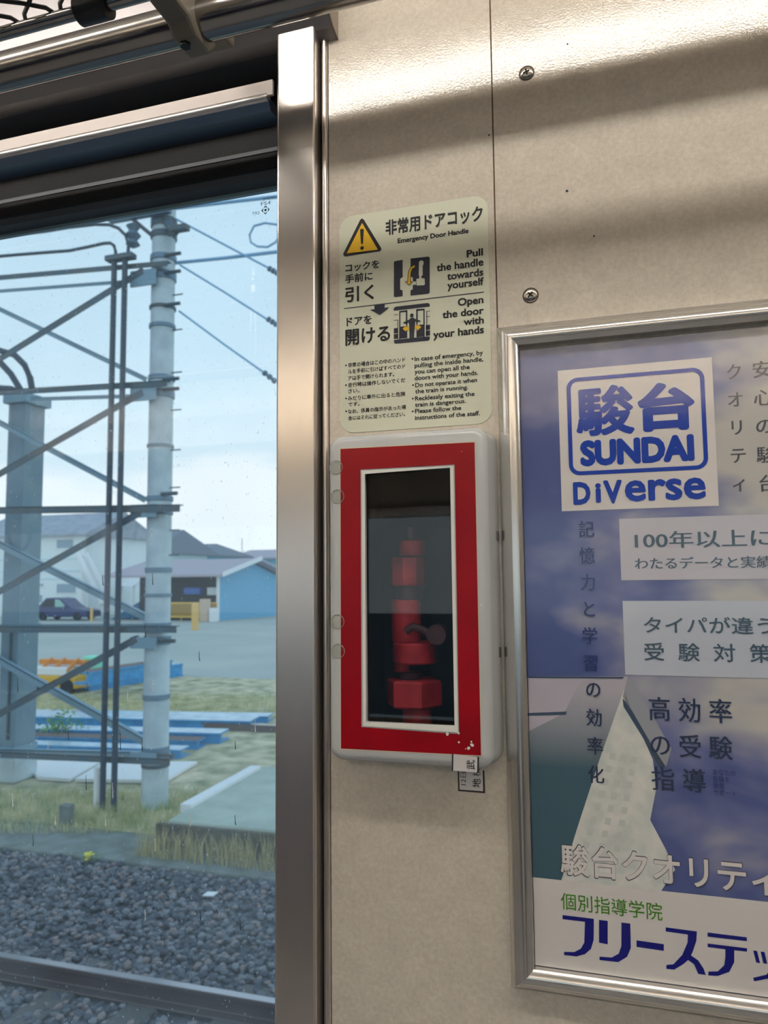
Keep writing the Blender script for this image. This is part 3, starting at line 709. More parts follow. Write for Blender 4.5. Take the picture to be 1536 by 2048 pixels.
# ================================================================== SCREWS
def screw(px, py, ang, lab):
    c_ = PY(px, py, -.001); e_ = empty('panel_screw', (c_.x, 0, c_.z), lab, 'screw', 'screws in the wall panel'); n = 28; R0 = .0060
    prof = [(R0, 0), (R0 * .97, -.0007), (R0 * .8, -.0015), (R0 * .55, -.0021), (.0008, -.0024)]
    vs = [(c_.x + r * math.cos(2*math.pi*k/n), y, c_.z + r * math.sin(2*math.pi*k/n)) for r, y in prof for k in range(n)]
    MB().add(vs, [(i*n+k, i*n+(k+1) % n, (i+1)*n+(k+1) % n, (i+1)*n+k) for i in range(len(prof)-1) for k in range(n)] + [tuple(range((len(prof)-1)*n, len(prof)*n))]).build('head', MATS['screw_metal'], e_)
    mb = MB(); a_, b_ = .0006, .0027
    for q_ in range(2):
        t = rad(ang + 90 * q_); u = Vector((math.cos(t), 0, math.sin(t))); w = Vector((-u.z, 0, u.x)); o_ = Vector((c_.x, -.0012, c_.z))
        L = [o_ + u * sx * b_ + w * sw * a_ for sx, sw in ((-1, -1), (1, -1), (1, 1), (-1, 1))]
        mb.extr(L, (0, -.00135, 0))
    mb.build('cross_recess', MATS['black_gap'], e_, smooth=False)
    mb = MB(); mb.tube([(c_.x + R0 * math.cos(2*math.pi*k/n), -.0002, c_.z + R0 * math.sin(2*math.pi*k/n)) for k in range(n)], .0005, 6, closed=True)
    mb.build('rust_ring', MATS['screw_rust'], e_)
screw(1053, 145, 14, 'cross-head screw in the shiny upper wall, under the luggage rack')
screw(1061, 590, 48, 'cross-head screw just above the poster frame corner')
sp_ = MB()
for a, b, r in ((1134, 382, .0012), (1188, 472, .0008), (655 + 480, 88, .0008), (752, 610, .0006), (978, 270, .0008)):
    c_ = PY(a, b, -.0002); sp_.add([c_ + Vector((r * math.cos(t), 0, r * math.sin(t))) for t in [2*math.pi*k/8 for k in range(8)]], [tuple(range(8))])
o = sp_.build2('stain_specks', MATS['label_black'], wf); o['kind'] = 'stuff'

# ================================================================== POSTER
ix0 = -.0795; iz1 = PY(1037, 690, -.008).z; iz0 = PY(1067, 1938, -.008).z
ix0 = (PY(1037, 690, -.008).x + PY(1067, 1938, -.008).x) / 2
ix1 = ix0 + .350
ox0 = (PY(997, 660, -.001).x + PY(1022, 1972, -.001).x) / 2
fwid = ix0 - ox0; ox1 = ix1 + fwid; oz1, oz0 = iz1 + fwid, iz0 - fwid
pf = empty('framed_poster_surround', ((ox0 + ox1) / 2, 0, oz0), 'silver aluminium poster frame with mitred corners on the beige wall', 'frame')
fp = [(0, 0), (.0, -.004), (.10, -.0075), (.30, -.0095), (.46, -.0125), (.62, -.0135), (.80, -.0125), (1.0, -.0085), (1.0, -.003), (1.0, 0)]
def bar(ca, cb, da, db):
    m_ = len(fp); vs = []
    for c_, d_ in ((ca, da), (cb, db)):
        vs += [(c_[0] + d_[0] * t * fwid, y, c_[1] + d_[1] * t * fwid) for t, y in fp]
    MB().add(vs, [(i, (i+1) % m_, m_+(i+1) % m_, m_+i) for i in range(m_)] + [tuple(range(m_)), tuple(range(m_, 2*m_))[::-1]]).build('frame_bar', MATS['alu_frame'], pf)
bar((ox0, oz1), (ox1, oz1), (1, -1), (-1, -1)); bar((ox0, oz0), (ox0, oz1), (1, 1), (1, -1))
bar((ox1, oz0), (ox0, oz0), (-1, 1), (1, 1)); bar((ox1, oz1), (ox1, oz0), (-1, -1), (-1, 1))
po = empty('poster', ((ix0 + ix1) / 2, 0, iz0), 'blue sky study-school advertising poster with white logo card in silver frame', 'poster')
Y0 = -.0020
MB().box(ix0 + .0003, ix1 - .0003, Y0, -.0002, iz0 + .0003, iz1 - .0030).build('sheet', MATS['poster_sky'], po, smooth=False)
Z7 = lambda a, b: (1000 + a / 2.845, 620 + b / 2.845)
Z8 = lambda a, b: (1000 + a * .35546, 1320 + b * .35546)
L1, L2, L3, L4 = Y0 - .0002, Y0 - .0004, Y0 - .0006, Y0 - .0008
def pp(Z, pts, y, m, name): return poly([Z(*p) for p in pts], y, MATS[m], po, name)
def pt(Z, body, a, b, c, y, m, **k): return lettering(body, Z(*a), Z(*b), Z(*c), MATS[m], po, y, **k)
def prect(Z, bl, tr, y, m, name):      # printed rectangle, square to the sheet
    A, B = PY(*Z(*bl), y), PY(*Z(*tr), y)
    return MB().add([(A.x, y, A.z), (B.x, y, A.z), (B.x, y, B.z), (A.x, y, B.z)], [(0, 1, 2, 3)]).build2(name, MATS[m], po)
# printed tower
pp(Z8, [(160, 92), (720, 92), (700, 165), (560, 560), (430, 960), (345, 1238), (187, 1222), (165, 410)], L1, 'print_teal', 'printed_tower')
pp(Z8, [(158, 98), (560, 96), (440, 140), (360, 300), (165, 400)], L2, 'print_pale', 'printed_tower')
pp(Z8, [(160, 92), (700, 95), (690, 104), (160, 102)], L3, 'print_slate', 'printed_tower')
pp(Z8, [(160, 298), (375, 290), (370, 308), (160, 314)], L3, 'print_slate', 'printed_tower')
pp(Z8, [(720, 96), (745, 110), (965, 500), (935, 600), (870, 560), (690, 205), (700, 165)], L2, 'print_grey', 'printed_tower')
pp(Z8, [(700, 160), (740, 290), (860, 560), (880, 720), (845, 900), (930, 1060), (985, 1180), (905, 1303), (345, 1240), (430, 960), (560, 560)], L2, 'print_face', 'printed_tower')
pp(Z8, [(690, 215), (745, 290), (850, 470), (932, 600), (900, 612), (800, 430), (695, 262)], L3, 'print_slate', 'printed_tower')
for i in range(9):
    for j in range(3):
        t = i / 9; u0 = 600 - 190 * t + j * (60 + 35 * t) + 20; v0 = 520 + 640 * t + j * 10
        pp(Z8, [(u0, v0), (u0 + 34, v0 + 6), (u0 + 26, v0 + 44), (u0 - 8, v0 + 38)], L3, 'print_window', 'printed_window')
# white foot banner (square to the sheet, its upper edge level)
bzt = PY(*Z8(190, 1222), L1).z
MB().add([(ix0 + .0004, L2, iz0 + .0004), (ix1 - .0004, L2, iz0 + .0004), (ix1 - .0004, L2, bzt), (ix0 + .0004, L2, bzt)], [(0, 1, 2, 3)]).build2('foot_banner', MATS['paper_white'], po)
# logo card
ca = PY(*Z7(353, 1146), L1); cb = PY(*Z7(1205, 265), L1); cc = PY(*Z7(327, 350), L1); cd = PY(*Z7(1245, 1113), L1)
cxl, cxr, czb, czt = (ca.x + cc.x) / 2, (cb.x + cd.x) / 2, (ca.z + cd.z) / 2, (cb.z + cc.z) / 2
MB().add([(cxl, L1, czb), (cxr, L1, czb), (cxr, L1, czt), (cxl, L1, czt)], [(0, 1, 2, 3)]).build2('logo_card', MATS['paper_white'], po)
fa = [PY(*Z7(*p), L2) for p in ((377, 392), (1160, 322), (1187, 905), (394, 943))]
fx0, fx1, fz0, fz1 = (fa[0].x + fa[3].x) / 2, (fa[1].x + fa[2].x) / 2, (fa[2].z + fa[3].z) / 2, (fa[0].z + fa[1].z) / 2
A = rrect(fx0, fx1, fz0, fz1, .0085, 8); tkn = .0031; B = rrect(fx0 + tkn, fx1 - tkn, fz0 + tkn, fz1 - tkn, .0056, 8); m_ = len(A)
MB().add([(a, L2, b) for a, b in A] + [(a, L2, b) for a, b in B], [(k, (k+1) % m_, m_+(k+1) % m_, m_+k) for k in range(m_)]).build2('logo_outline', MATS['logo_blue'], po)
pt(Z7, '駿', (436, 722), (768, 704), (436, 440), L2, 'logo_blue', bold=.030)
pt(Z7, '台', (788, 695), (1115, 680), (788, 420), L2, 'logo_blue', bold=.045)
pt(Z7, 'SUNDAI', (458, 880), (1108, 845), (458, 756), L2, 'logo_blue', cap=True, bold=.060)
pt(Z7, 'D', (418, 1103), (517, 1098), (418, 988), L2, 'logo_blue', cap=True, bold=.045)
pt(Z7, 'i', (545, 1098), (577, 1096), (545, 986), L2, 'logo_blue', bold=.045)
pt(Z7, 'V', (590, 1095), (697, 1090), (590, 978), L2, 'logo_blue', cap=True, bold=.045)
pt(Z7, 'erse', (712, 1094), (1174, 1074), (712, 972), L2, 'logo_blue', bold=.028)
MIN = dict(dx=.016)
pt(Z7, 'ク\nオ\nリ\nテ\nィ', (1322, 1036), (1410, 1030), (1310, 312), L1, 'text_grey', align='CENTER', line=1.6, **MIN)
pt(Z7, '安\n心\nの\n駿\n台', (1470, 1036), (1588, 1030), (1470, 292), L1, 'text_grey', align='CENTER', line=1.6, **MIN)
prect(Z7, (690, 1538), (1900, 1150), L1, 'panel_lilac', 'text_panel')
pt(Z7, '100年以上に', (768, 1358), (1556, 1345), (768, 1262), L2, 'text_slate', **MIN)
pt(Z7, 'わたるデータと実績', (768, 1478), (1548, 1464), (768, 1412), L2, 'text_slate', **MIN)
A_ = PY(*Z7(697, 1655), L1); B_ = PY(*Z8(1300, 98), L1)
MB().add([(A_.x, L1 - .0001, B_.z), (ix1 - .02, L1 - .0001, B_.z), (ix1 - .02, L1 - .0001, A_.z), (A_.x, L1 - .0001, A_.z)], [(0, 1, 2, 3)]).build2('text_panel', MATS['panel_pale'], po)
pt(Z7, 'タイパが違う', (820, 1842), (1556, 1842), (820, 1748), L3, 'text_slate', bold=.008)
pt(Z7, '受  験  対  策', (822, 2002), (1552, 2000), (822, 1900), L3, 'text_slate', bold=.008)
lettering('記\n憶\n力\nと\n学\n習', (1166, 1343), (1198, 1342), (1160, 1043), MATS['text_mid'], po, L4, align='CENTER', line=1.5, **MIN)
lettering('の\n効\n率\n化', (1176.5, 1567), (1209, 1566), (1170, 1367), MATS['text_dark'], po, L4, align='CENTER', line=1.5, **MIN)
pt(Z8, '高 効 率', (840, 347), (1308, 352), (836, 213), L3, 'text_dark', **MIN)
pt(Z8, 'の 受 験', (848, 547), (1312, 552), (845, 420), L3, 'text_dark', **MIN)
pt(Z8, '指 導', (855, 738), (1162, 742), (852, 606), L3, 'text_dark', **MIN)
pt(Z8, 'あなたの\n受験を\n徹底\nサポート', (1200, 762), (1332, 764), (1199, 618), L3, 'text_mid')
pt(Z8, '駿台クオリティ', (339, 1212), (1562, 1335), (337, 1027), L3, 'print_line', bold=.030)
pt(Z8, '駿台クオリティ', (343, 1207), (1556, 1329), (341, 1033), L4, 'paper_white', bold=.019)
pt(Z8, '個別指導学院', (343, 1407), (915, 1463), (341, 1312), L3, 'print_green', bold=.003)
for pts in ([(352, 1435), (528, 1456), (527, 1575), (512, 1625), (478, 1655), (430, 1668), (360, 1660), (360, 1642), (418, 1643), (455, 1624), (474, 1590), (478, 1473), (352, 1458)],
            [(557, 1462), (606, 1468), (606, 1600), (557, 1590)],
            [(683, 1477), (733, 1483), (736, 1620), (715, 1670), (665, 1700), (560, 1688), (560, 1669), (628, 1674), (668, 1652), (683, 1610)],
            [(768, 1577), (922, 1599), (922, 1636), (768, 1614)],
            [(932, 1504), (1108, 1527), (1105, 1580), (1085, 1640), (1075, 1662), (1115, 1690), (1145, 1735), (1158, 1772), (1115, 1766), (1092, 1712), (1058, 1688), (1030, 1712), (980, 1742), (936, 1738), (936, 1716), (975, 1712), (1025, 1660), (1055, 1590), (1057, 1545), (932, 1527)],
            [(1168, 1533), (1388, 1560), (1390, 1582), (1168, 1556)],
            [(1168, 1595), (1390, 1622), (1390, 1641), (1318, 1633), (1318, 1700), (1290, 1755), (1225, 1778), (1172, 1775), (1172, 1753), (1225, 1752), (1262, 1717), (1268, 1670), (1268, 1628), (1168, 1615)],
            [(1424, 1634), (1446, 1637), (1464, 1706), (1442, 1702)], [(1466, 1640), (1488, 1643), (1504, 1710), (1482, 1706)],
            [(1540, 1650), (1580, 1655), (1570, 1730), (1520, 1790), (1430, 1808), (1424, 1788), (1500, 1770), (1535, 1720)]):
    pp(Z8, pts, L3, 'print_navy', 'printed_logo')
lettering('プ', Z8(1620, 1840), Z8(1800, 1860), Z8(1615, 1590), MATS['print_navy'], po, L3, bold=.02)

# ================================================================== OUTSIDE: GROUND
TX0, TX1 = -14, 10
yRail = PZ(275, 1955, -1.06).y
yK0 = PZ(275, 1730).y; yK1 = PZ(275, 1668).y
struct(MB().box(-60, 60, -60, yK0, GZ - .5, GZ - .03).build('ground_trackbed', MATS['ballast_base'], smooth=False), 'dark grey ballast trackbed outside the door')
struct(MB().box(-60, 60, yK1, 19.0, GZ - .5, GZ).build('ground_grass', MATS['grass_ground'], smooth=False), 'patchy grass strip beside the railway')
struct(MB().box(-400, 400, 19.0, 800, GZ - .5, GZ).build('ground_yard', MATS['asphalt'], smooth=False), 'grey paved yard in front of the buildings')
ke = struct(MB().box(-60, 60, yK0, yK1, GZ - .3, GZ + .02).build('trim_7', MATS['kerb'], bevel=.02), 'grey concrete trough kerb along the ballast')
# ballast stones
proto = []
for i in range(6):
    bm = bmesh.new(); bmesh.ops.create_icosphere(bm, subdivisions=1, radius=1)
    for v in bm.verts: v.co *= random.uniform(.65, 1.1)
    for v in bm.verts: v.co.z *= .75
    proto.append(([v.co.copy() for v in bm.verts], [tuple(x.index for x in f.verts) for f in bm.faces])); bm.free()
tb = tag(bpy.data.objects.new('ballast', None), 'heap of dark grey crushed stone ballast along the rail', 'ballast'); COL.objects.link(tb); tb.location = (-4, 4.5, GZ)
pm = []
for i in range(6):
    for j in range(4):
        me = bpy.data.meshes.new('ballast_stone'); me.from_pydata([tuple(v) for v in proto[i][0]], [], proto[i][1]); me.materials.append(MATS['stone_%d' % j]); pm.append(me)
spots = []
for _ in range(9000):
    y = random.uniform(2.2, yK0 - .02)
    if abs(y - yRail) < .09: continue
    lo = -1.02 * (y + .62) * 1.12 - .3; hi = -.42 * (y + .62)
    x = random.uniform(lo, hi)
    spots.append((x, y))
spots.sort(key=lambda s: -(s[0] ** 2 + s[1] ** 2) if False else (s[1] + .62) ** 2 + s[0] ** 2)
vis = [s for s in spots if s[1] > 3.15]
near = set(vis[:300])
mbs = [MB() for _ in range(4)]
for s in spots:
    r = random.uniform(.022, .043); mx_ = Matrix.Rotation(random.uniform(0, 6.28), 4, 'Z') @ Matrix.Rotation(random.uniform(-.6, .6), 4, 'X')
    z = GZ - .02 + random.uniform(-.004, .03) - max(0, (yRail + .5 - s[1])) * .01
    if s in near:
        o = bpy.data.objects.new('ballast_stone', random.choice(pm)); COL.objects.link(o); o.parent = tb
        o.matrix_local = Matrix.Translation(Vector((s[0], s[1], z)) - tb.location) @ mx_ @ Matrix.Diagonal((r, r * random.uniform(.7, 1), r, 1))
    else:
        V, Fc = random.choice(proto); mbs[random.choice((0, 0, 1, 2, 2, 3))].add([Vector((s[0], s[1], z)) + (mx_ @ (v * r)) for v in V], Fc)
for j, b in enumerate(mbs):
    o = b.build2('ballast_stones', MATS['stone_%d' % j], tb); o['kind'] = 'stuff'
# rail
rl = empty('steel_rail', (-3, yRail, GZ), 'brown steel rail of the neighbouring track beyond the ballast', 'rail')
hz_ = -1.06
MB().prism([(yRail + y, z) for y, z in ((.0325, hz_), (.0325, hz_ - .03), (.009, hz_ - .042), (.009, hz_ - .112), (.06, hz_ - .128), (.06, hz_ - .14), (-.06, hz_ - .14), (-.06, hz_ - .128), (-.009, hz_ - .112), (-.009, hz_ - .042), (-.0325, hz_ - .03), (-.0325, hz_))], -20, 12).build('rail_body', MATS['rail_steel'], rl, bevel=.004)
MB().box(-20, 12, yRail - .028, yRail + .028, hz_, hz_ + .001).build('rail_head', MATS['rail_top'], rl)
for i in range(12):
    x = -1.2 - i * .62
    MB().box(x - .11, x + .11, yRail - 1.6, yRail + .38, GZ - .15, GZ + .005).build('sleeper', MATS['sleeper'], rl, bevel=.01)
# litter, flower
c_ = PZ(420, 1791, GZ + .03)
tag(MB().extr([c_ + Vector(v) for v in ((-.05, -.04, 0), (.05, -.03, .005), (.055, .045, .01), (-.045, .035, .004))], (0, 0, .012)).build('litter', MATS['litter'], bevel=.003), 'crumpled white scrap of litter lying on the ballast', 'litter')
c_ = PZ(180, 1722, GZ + .02); mb = MB()
for i in range(14):
    a = random.uniform(0, 6.28); r = random.uniform(.02, .11); o_ = c_ + Vector((r * math.cos(a), r * .6 * math.sin(a), random.uniform(.02, .07)))
    for k in range(5):
        t = k * 1.257; u = Vector((math.cos(t), math.sin(t), .3)) * .022; w = Vector((-math.sin(t), math.cos(t), 0)) * .010
        mb.add([o_, o_ + u * .6 + w, o_ + u, o_ + u * .6 - w], [(0, 1, 2, 3)])
yf = empty('yellow_flowers', c_, 'small clump of yellow flowers at the edge of the ballast', 'flower')
mb.build2('blossoms', MATS['flower'], yf)
mb = MB()
for i in range(10):
    a = random.uniform(0, 6.28); mb.tube([c_ + Vector((.02 * math.cos(a), .02 * math.sin(a), -.03)), c_ + Vector((.08 * math.cos(a), .05 * math.sin(a), .06))], .003, 5)
mb.build('stems', MATS['leaf_green'], yf)
# raised slab with dark front wall on the right
a0, a1 = PZ(335, 1640, GZ + .3), PZ(560, 1660, GZ + .3)
b0, b1 = PZ(400, 1588, GZ + .3), PZ(525, 1532, GZ + .3)
slab = tag(None or MB().extr([(a0.x, a0.y, GZ), (a1.x + 1.5, a1.y + .0, GZ), (a1.x + 3.2, b1.y, GZ), (b1.x, b1.y, GZ)], (0, 0, .3)).build('paving_slab', MATS['slab'], bevel=.02), 'raised greenish concrete slab beside the concrete pole', 'slab')
MB().extr([(a0.x - .1, a0.y - .05, GZ), (a1.x + 1.5, a1.y - .05, GZ), (a1.x + 1.5, a1.y, GZ), (a0.x - .1, a0.y, GZ)], (0, 0, .27)).build('retaining_board', MATS['earth_wall'], slab)
# pale beam lying along the slab edge
A, B = PZ(372, 1608, GZ + .34), PZ(512, 1531, GZ + .34)
d = (B - A).normalized(); w = Vector((-d.y, d.x, 0)) * .07
tag(MB().extr([A - w, B - w, B + w, A + w], (0, 0, -.1)).build('concrete_kerb_beam', MATS['trim_white'], bevel=.01), 'long pale concrete edging beam lying along the slab', 'beam')
# grass
def blades(n, area, h0, h1, m, name, parent=None, lean=.4):
    mb = MB()
    for _ in range(n):
        x, y, z = area(); h = random.uniform(h0, h1); a = random.uniform(0, 6.28); w = .0015 + h * .011
        u = Vector((math.cos(a), math.sin(a), 0)); l = Vector((random.uniform(-lean, lean), random.uniform(-lean, lean), 0)) * h
        p0 = Vector((x, y, z))
        mb.add([p0 - u * w, p0 + u * w, p0 + l * .4 + u * w * .7 + Vector((0, 0, h * .6)), p0 + l * .4 - u * w * .7 + Vector((0, 0, h * .6)), p0 + l + Vector((0, 0, h))], [(0, 1, 2, 3), (3, 2, 4)])
    return mb.build2(name, MATS[m], parent)
def ar(pxa, pxb, pya, pyb, z=GZ):
    def f():
        p = PZ(random.uniform(pxa, pxb), random.uniform(pya, pyb), z); return p.x, p.y, z
    return f
o = blades(9000, ar(-60, 560, 1585, 1672), .03, .16, 'grass_blade', 'grass', None, .6); tag(o, 'dry yellow-green grass along the concrete kerb', 'grass', kind='stuff')
o = blades(7000, ar(-40, 560, 1393, 1428), .04, .18, 'grass_blade', 'grass', None, .6); tag(o, 'patchy grass around the stacked blue beams', 'grass', kind='stuff')
o = blades(800, lambda: (random.uniform(a0.x - .2, a1.x + .3), a0.y - random.uniform(.06, .3), GZ), .05, .34, 'dry_grass', 'weeds', None, .3); tag(o, 'tall dry weeds growing along the slab front', 'weeds', kind='stuff')
def bush(px, py, r, lab, m='leaf_green', n=260):
    c_ = PZ(px, py); e_ = empty('weed_bush', c_, lab, 'bush', 'leafy weeds'); mb = MB(); st = MB()
    for i in range(9):
        a = random.uniform(0, 6.28); st.tube([c_, c_ + Vector((math.cos(a) * r * .6, math.sin(a) * r * .6, r * 1.0))], .006, 5)
    st.build('stems', MATS[m], e_)
    for i in range(n):
        v = Vector((random.gauss(0, .45), random.gauss(0, .45), abs(random.gauss(.5, .4)))) * r; p = c_ + v
        a, b = Vector((random.uniform(-1, 1), random.uniform(-1, 1), random.uniform(-.6, .6))).normalized() * .05, Vector((random.uniform(-1, 1), random.uniform(-1, 1), random.uniform(-.6, .6))).normalized() * .022
        mb.add([p - a, p + b, p + a, p - b], [(0, 1, 2, 3)])
    mb.build2('foliage', MATS[m], e_)
bush(120, 1478, .38, 'green leafy weed growing over the blue beams')
bush(530, 1700, .15, 'small yellow-green weed against the dark slab front', 'grass_blade', 120)
MB_ = MB(); c_ = PZ(133, 1655)
tag(MB().extr([(c_.x - .07, c_.y - .05, GZ), (c_.x + .07, c_.y - .05, GZ), (c_.x + .06, c_.y + .05, GZ), (c_.x - .06, c_.y + .05, GZ)], (0, 0, .25)).build('marker_stake', MATS['kerb'], bevel=.01), 'short dark grey stake standing in the grass', 'stake')

# ================================================================== POLE, COLUMN, LATTICE
yP = 7.55
pb = PZ(300, 1622); yP = pb.y + .17
def at(px, py, y=yP): return PY(px, py, y)
zt = at(325, 418).z
xl, xr_ = at(287, 1400).x, at(339, 1400).x; pr = abs(xr_ - xl) / 2 * .82
pcx = (xl + xr_) / 2
pole = empty('utility_pole', (pcx, yP, GZ), 'tall pale concrete utility pole with steel bands and clamps', 'pole')
MB().lathe([(pr * 1.06, 0), (pr * 1.06, .25), (pr * 1.02, .8), (pr * .97, zt - GZ)], (pcx, yP, GZ), 32).build('shaft', MATS['concrete_pole'], pole)
def band(py, h, m, gap=.012, px=320):
    z = at(px, py).z; rr = pr * 1.0 + gap; MB().lathe([(rr, -h), (rr + .004, -h * .9), (rr + .004, h * .9), (rr, h)], (pcx, yP, z), 32).build('band', MATS[m], pole)
    return z
for py, h, m in ((520, .035, 'clamp_metal'), (556, .05, 'clamp_metal'), (618, .02, 'galv_dark'), (655, .025, 'clamp_metal'), (758, .03, 'clamp_metal'), (790, .05, 'clamp_metal'), (893, .02, 'clamp_metal'), (998, .03, 'clamp_metal'), (1022, .05, 'clamp_metal'), (1140, .03, 'clamp_metal'), (1190, .02, 'clamp_metal'), (1250, .03, 'clamp_metal'), (1280, .05, 'clamp_metal'), (1393, .03, 'clamp_metal'), (1500, .045, 'clamp_metal'), (1530, .02, 'galv_dark'), (450, .06, 'galv_dark'), (475, .04, 'galv_dark')):
    band(py, h, m)
for py in (520, 555, 618, 765, 785, 990, 1020, 1258, 1280, 1505):
    z = at(330, py).z
    MB().tube([(pcx + pr * .7, yP - pr * .8, z), (pcx + pr * .7 + .22, yP - pr * .8, z)], .024, 8).build('clamp_bolt', MATS['galv_dark'], pole)
for i, py in enumerate((590, 660, 745, 820, 900, 975, 1060, 1110)):
    z = at(350, py).z; MB().tube([(pcx + pr * .8, yP, z), (pcx + pr + .14, yP, z)], .009, 6).build('step_bolt', MATS['galv_dark'], pole)
# top crossarm, braces, insulators
z = at(300, 443).z; MB().box(at(240, 443).x, pcx + .22, yP - pr - .09, yP - pr - .01, z - .04, z + .04).build('crossarm', MATS['clamp_metal'], pole)
MB().tube([(at(278, 445).x, yP - pr - .05, z), (pcx - pr * .7, yP - pr * .7, at(300, 480).z)], .025, 8).build('brace', MATS['galv_dark'], pole)
MB().tube([(pcx + pr * .6, yP - pr * .7, at(350, 445).z), (at(372, 482).x, yP - pr - .1, at(372, 482).z)], .05, 8).build('brace', MATS['galv_dark'], pole)
MB().box(at(366, 475).x, at(398, 475).x, yP - pr - .16, yP - pr - .06, at(380, 480).z, at(380, 470).z).build('end_fitting', MATS['galv_dark'], pole)
MB().lathe([(.03, -.16), (.09, -.12), (.05, -.06), (.1, 0), (.05, .06), (.09, .12), (.03, .16)], (at(285, 484).x, yP - pr - .05, at(285, 484).z), 14).build('insulator', MATS['clamp_metal'], pole)
# steel column
ycf = yP + .40; A = at(38, 1200, ycf)
def px_of(P):
    v = Vector(P) - C; w = v.dot(fwd); return 768 + F * v.dot(rgt) / w
yb_ = ycf
while px_of((A.x, yb_, 0)) < 74 and yb_ < ycf + .8: yb_ += .005
ctop = at(40, 806, ycf).z
col = empty('steel_column', (A.x - .25, (ycf + yb_) / 2, GZ), 'broad blue-grey steel column standing left of the concrete pole', 'column')
cw = A.x - at(4, 1200, ycf).x
mb = MB(); mb.box(A.x - cw, A.x, ycf, yb_, GZ + .05, ctop)
mb.build('shaft', MATS['steel_blue'], col, bevel=.012)
MB().box(A.x - cw - .05, A.x + .06, ycf - .06, yb_ + .06, ctop, ctop + .14).build('cap_plate', MATS['galv_light'], col, bevel=.01)
MB().box(A.x - cw - .05, A.x + .03, ycf - .03, yb_ + .03, GZ, GZ + .34).build('footing', MATS['concrete_pole'], col, bevel=.03)
for zz in (at(20, 1255, ycf).z, at(20, 1500, ycf).z): MB().box(A.x - cw - .02, A.x + .02, ycf - .02, yb_ + .02, zz - .04, zz + .04).build('band', MATS['galv_light'], col)
MB().box(A.x - cw * .4, A.x - cw * .32, ycf - .03, ycf, at(25, 1480, ycf).z, at(25, 1262, ycf).z).build('cable_strip', MATS['galv_dark'], col)
# lattice of angle irons between the column and the pole
yF, yBk = yP - pr - .06, yP + pr + .03
lt = empty('lattice_frame', (pcx - 1.5, yP, at(200, 1520).z), 'lattice of angle-iron bars and diagonal braces joining pole and column', 'frame')
def iron(p0, p1, th, y, m, name, ext=1.6):
    a, b = at(*p0, y), at(*p1, y); d = (b - a).normalized(); a = a - d * ext; nrm = Vector((-d.z, 0, d.x)) * th / 2
    if nrm.z < 0: nrm = -nrm
    mb = MB(); mb.extr([a - nrm, b - nrm, b + nrm, a + nrm], (0, .012, 0)); mb.extr([a + nrm * .75, b + nrm * .75, b + nrm, a + nrm], (0, .085, 0))
    return mb.build(name, MATS[m], lt, smooth=False)
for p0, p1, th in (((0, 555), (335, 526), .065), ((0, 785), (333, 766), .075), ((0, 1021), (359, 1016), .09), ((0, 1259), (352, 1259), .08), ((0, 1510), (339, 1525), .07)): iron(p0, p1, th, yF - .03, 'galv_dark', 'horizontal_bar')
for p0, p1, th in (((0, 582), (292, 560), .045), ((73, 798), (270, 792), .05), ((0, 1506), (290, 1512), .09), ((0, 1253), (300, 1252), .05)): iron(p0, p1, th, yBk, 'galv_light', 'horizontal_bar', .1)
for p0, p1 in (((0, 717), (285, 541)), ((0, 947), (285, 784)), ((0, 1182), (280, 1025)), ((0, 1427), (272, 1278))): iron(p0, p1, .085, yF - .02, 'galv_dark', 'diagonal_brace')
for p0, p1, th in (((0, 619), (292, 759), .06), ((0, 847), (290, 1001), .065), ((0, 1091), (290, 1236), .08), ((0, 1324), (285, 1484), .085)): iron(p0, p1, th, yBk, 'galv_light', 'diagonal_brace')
for py in (552, 783, 1018, 1282, 1512):
    a = at(262, py - 8, yF); b = at(312, py + 16, yF); MB().box(a.x, b.x, yF - .015, yF + .01, b.z, a.z).build('gusset_plate', MATS['galv_light'], lt)
# conduits
for k, (xt, xbm, lab) in enumerate(((226, 208, 'black cable conduit beside the pole, the outer one away from the pole'), (248, 230, 'black cable conduit beside the pole, the one nearer the pole'))):
    yC = yF - .10; r = .036
    bot = PZ(xbm, 1605); xk = (at(xt, 560, yC).x + at(xbm, 1560, yC).x) / 2
    cd_ = empty('cable_conduit', (xk, yC, GZ), lab, 'conduit')
    top = at(xt, 520, yC).z
    MB().tube([(xk, yC, GZ), (xk, yC, top)], r, 14).build('pipe', MATS['conduit'], cd_)
    S4 = lambda a, b: at(a / 2.743, 400 + b / 2.743, yC)
    pts = [(635, 325), (634, 280), (625, 250), (605, 236), (570, 238), (480, 258), (380, 278), (250, 288), (100, 300), (-200, 325)] if k == 0 else [(700, 325), (705, 250), (690, 195), (650, 155), (600, 136), (520, 134), (380, 150), (250, 172), (80, 192), (-200, 225)]
    MB().tube([Vector((xk, yC, top - .02))] + [S4(*p) for p in pts], .021, 10).build('cable', MATS['conduit'], cd_)
    if k == 0:
        MB().box(at(217, 520, yC).x - .02, at(268, 520, yC).x, yC - .06, yC + .06, top - .02, top + .05).build('junction_head', MATS['galv_dark'], cd_, bevel=.01)
wgx = at(197, 1570, yP - .2)
tag(MB().tube([(wgx.x, yP - .2, GZ), (wgx.x, yP - .2, at(197, 1535, yP - .2).z)], .055, 14).build('pipe_guard', MATS['pvc_white']), 'short white pipe guard standing beside the black conduits', 'pipe')
cc_ = empty('column_cables', (A.x - .2, ycf, ctop), 'thick dark cables arching down onto the steel column', 'cable')
S4 = lambda a, b: at(a / 2.743, 400 + b / 2.743, ycf + .1)
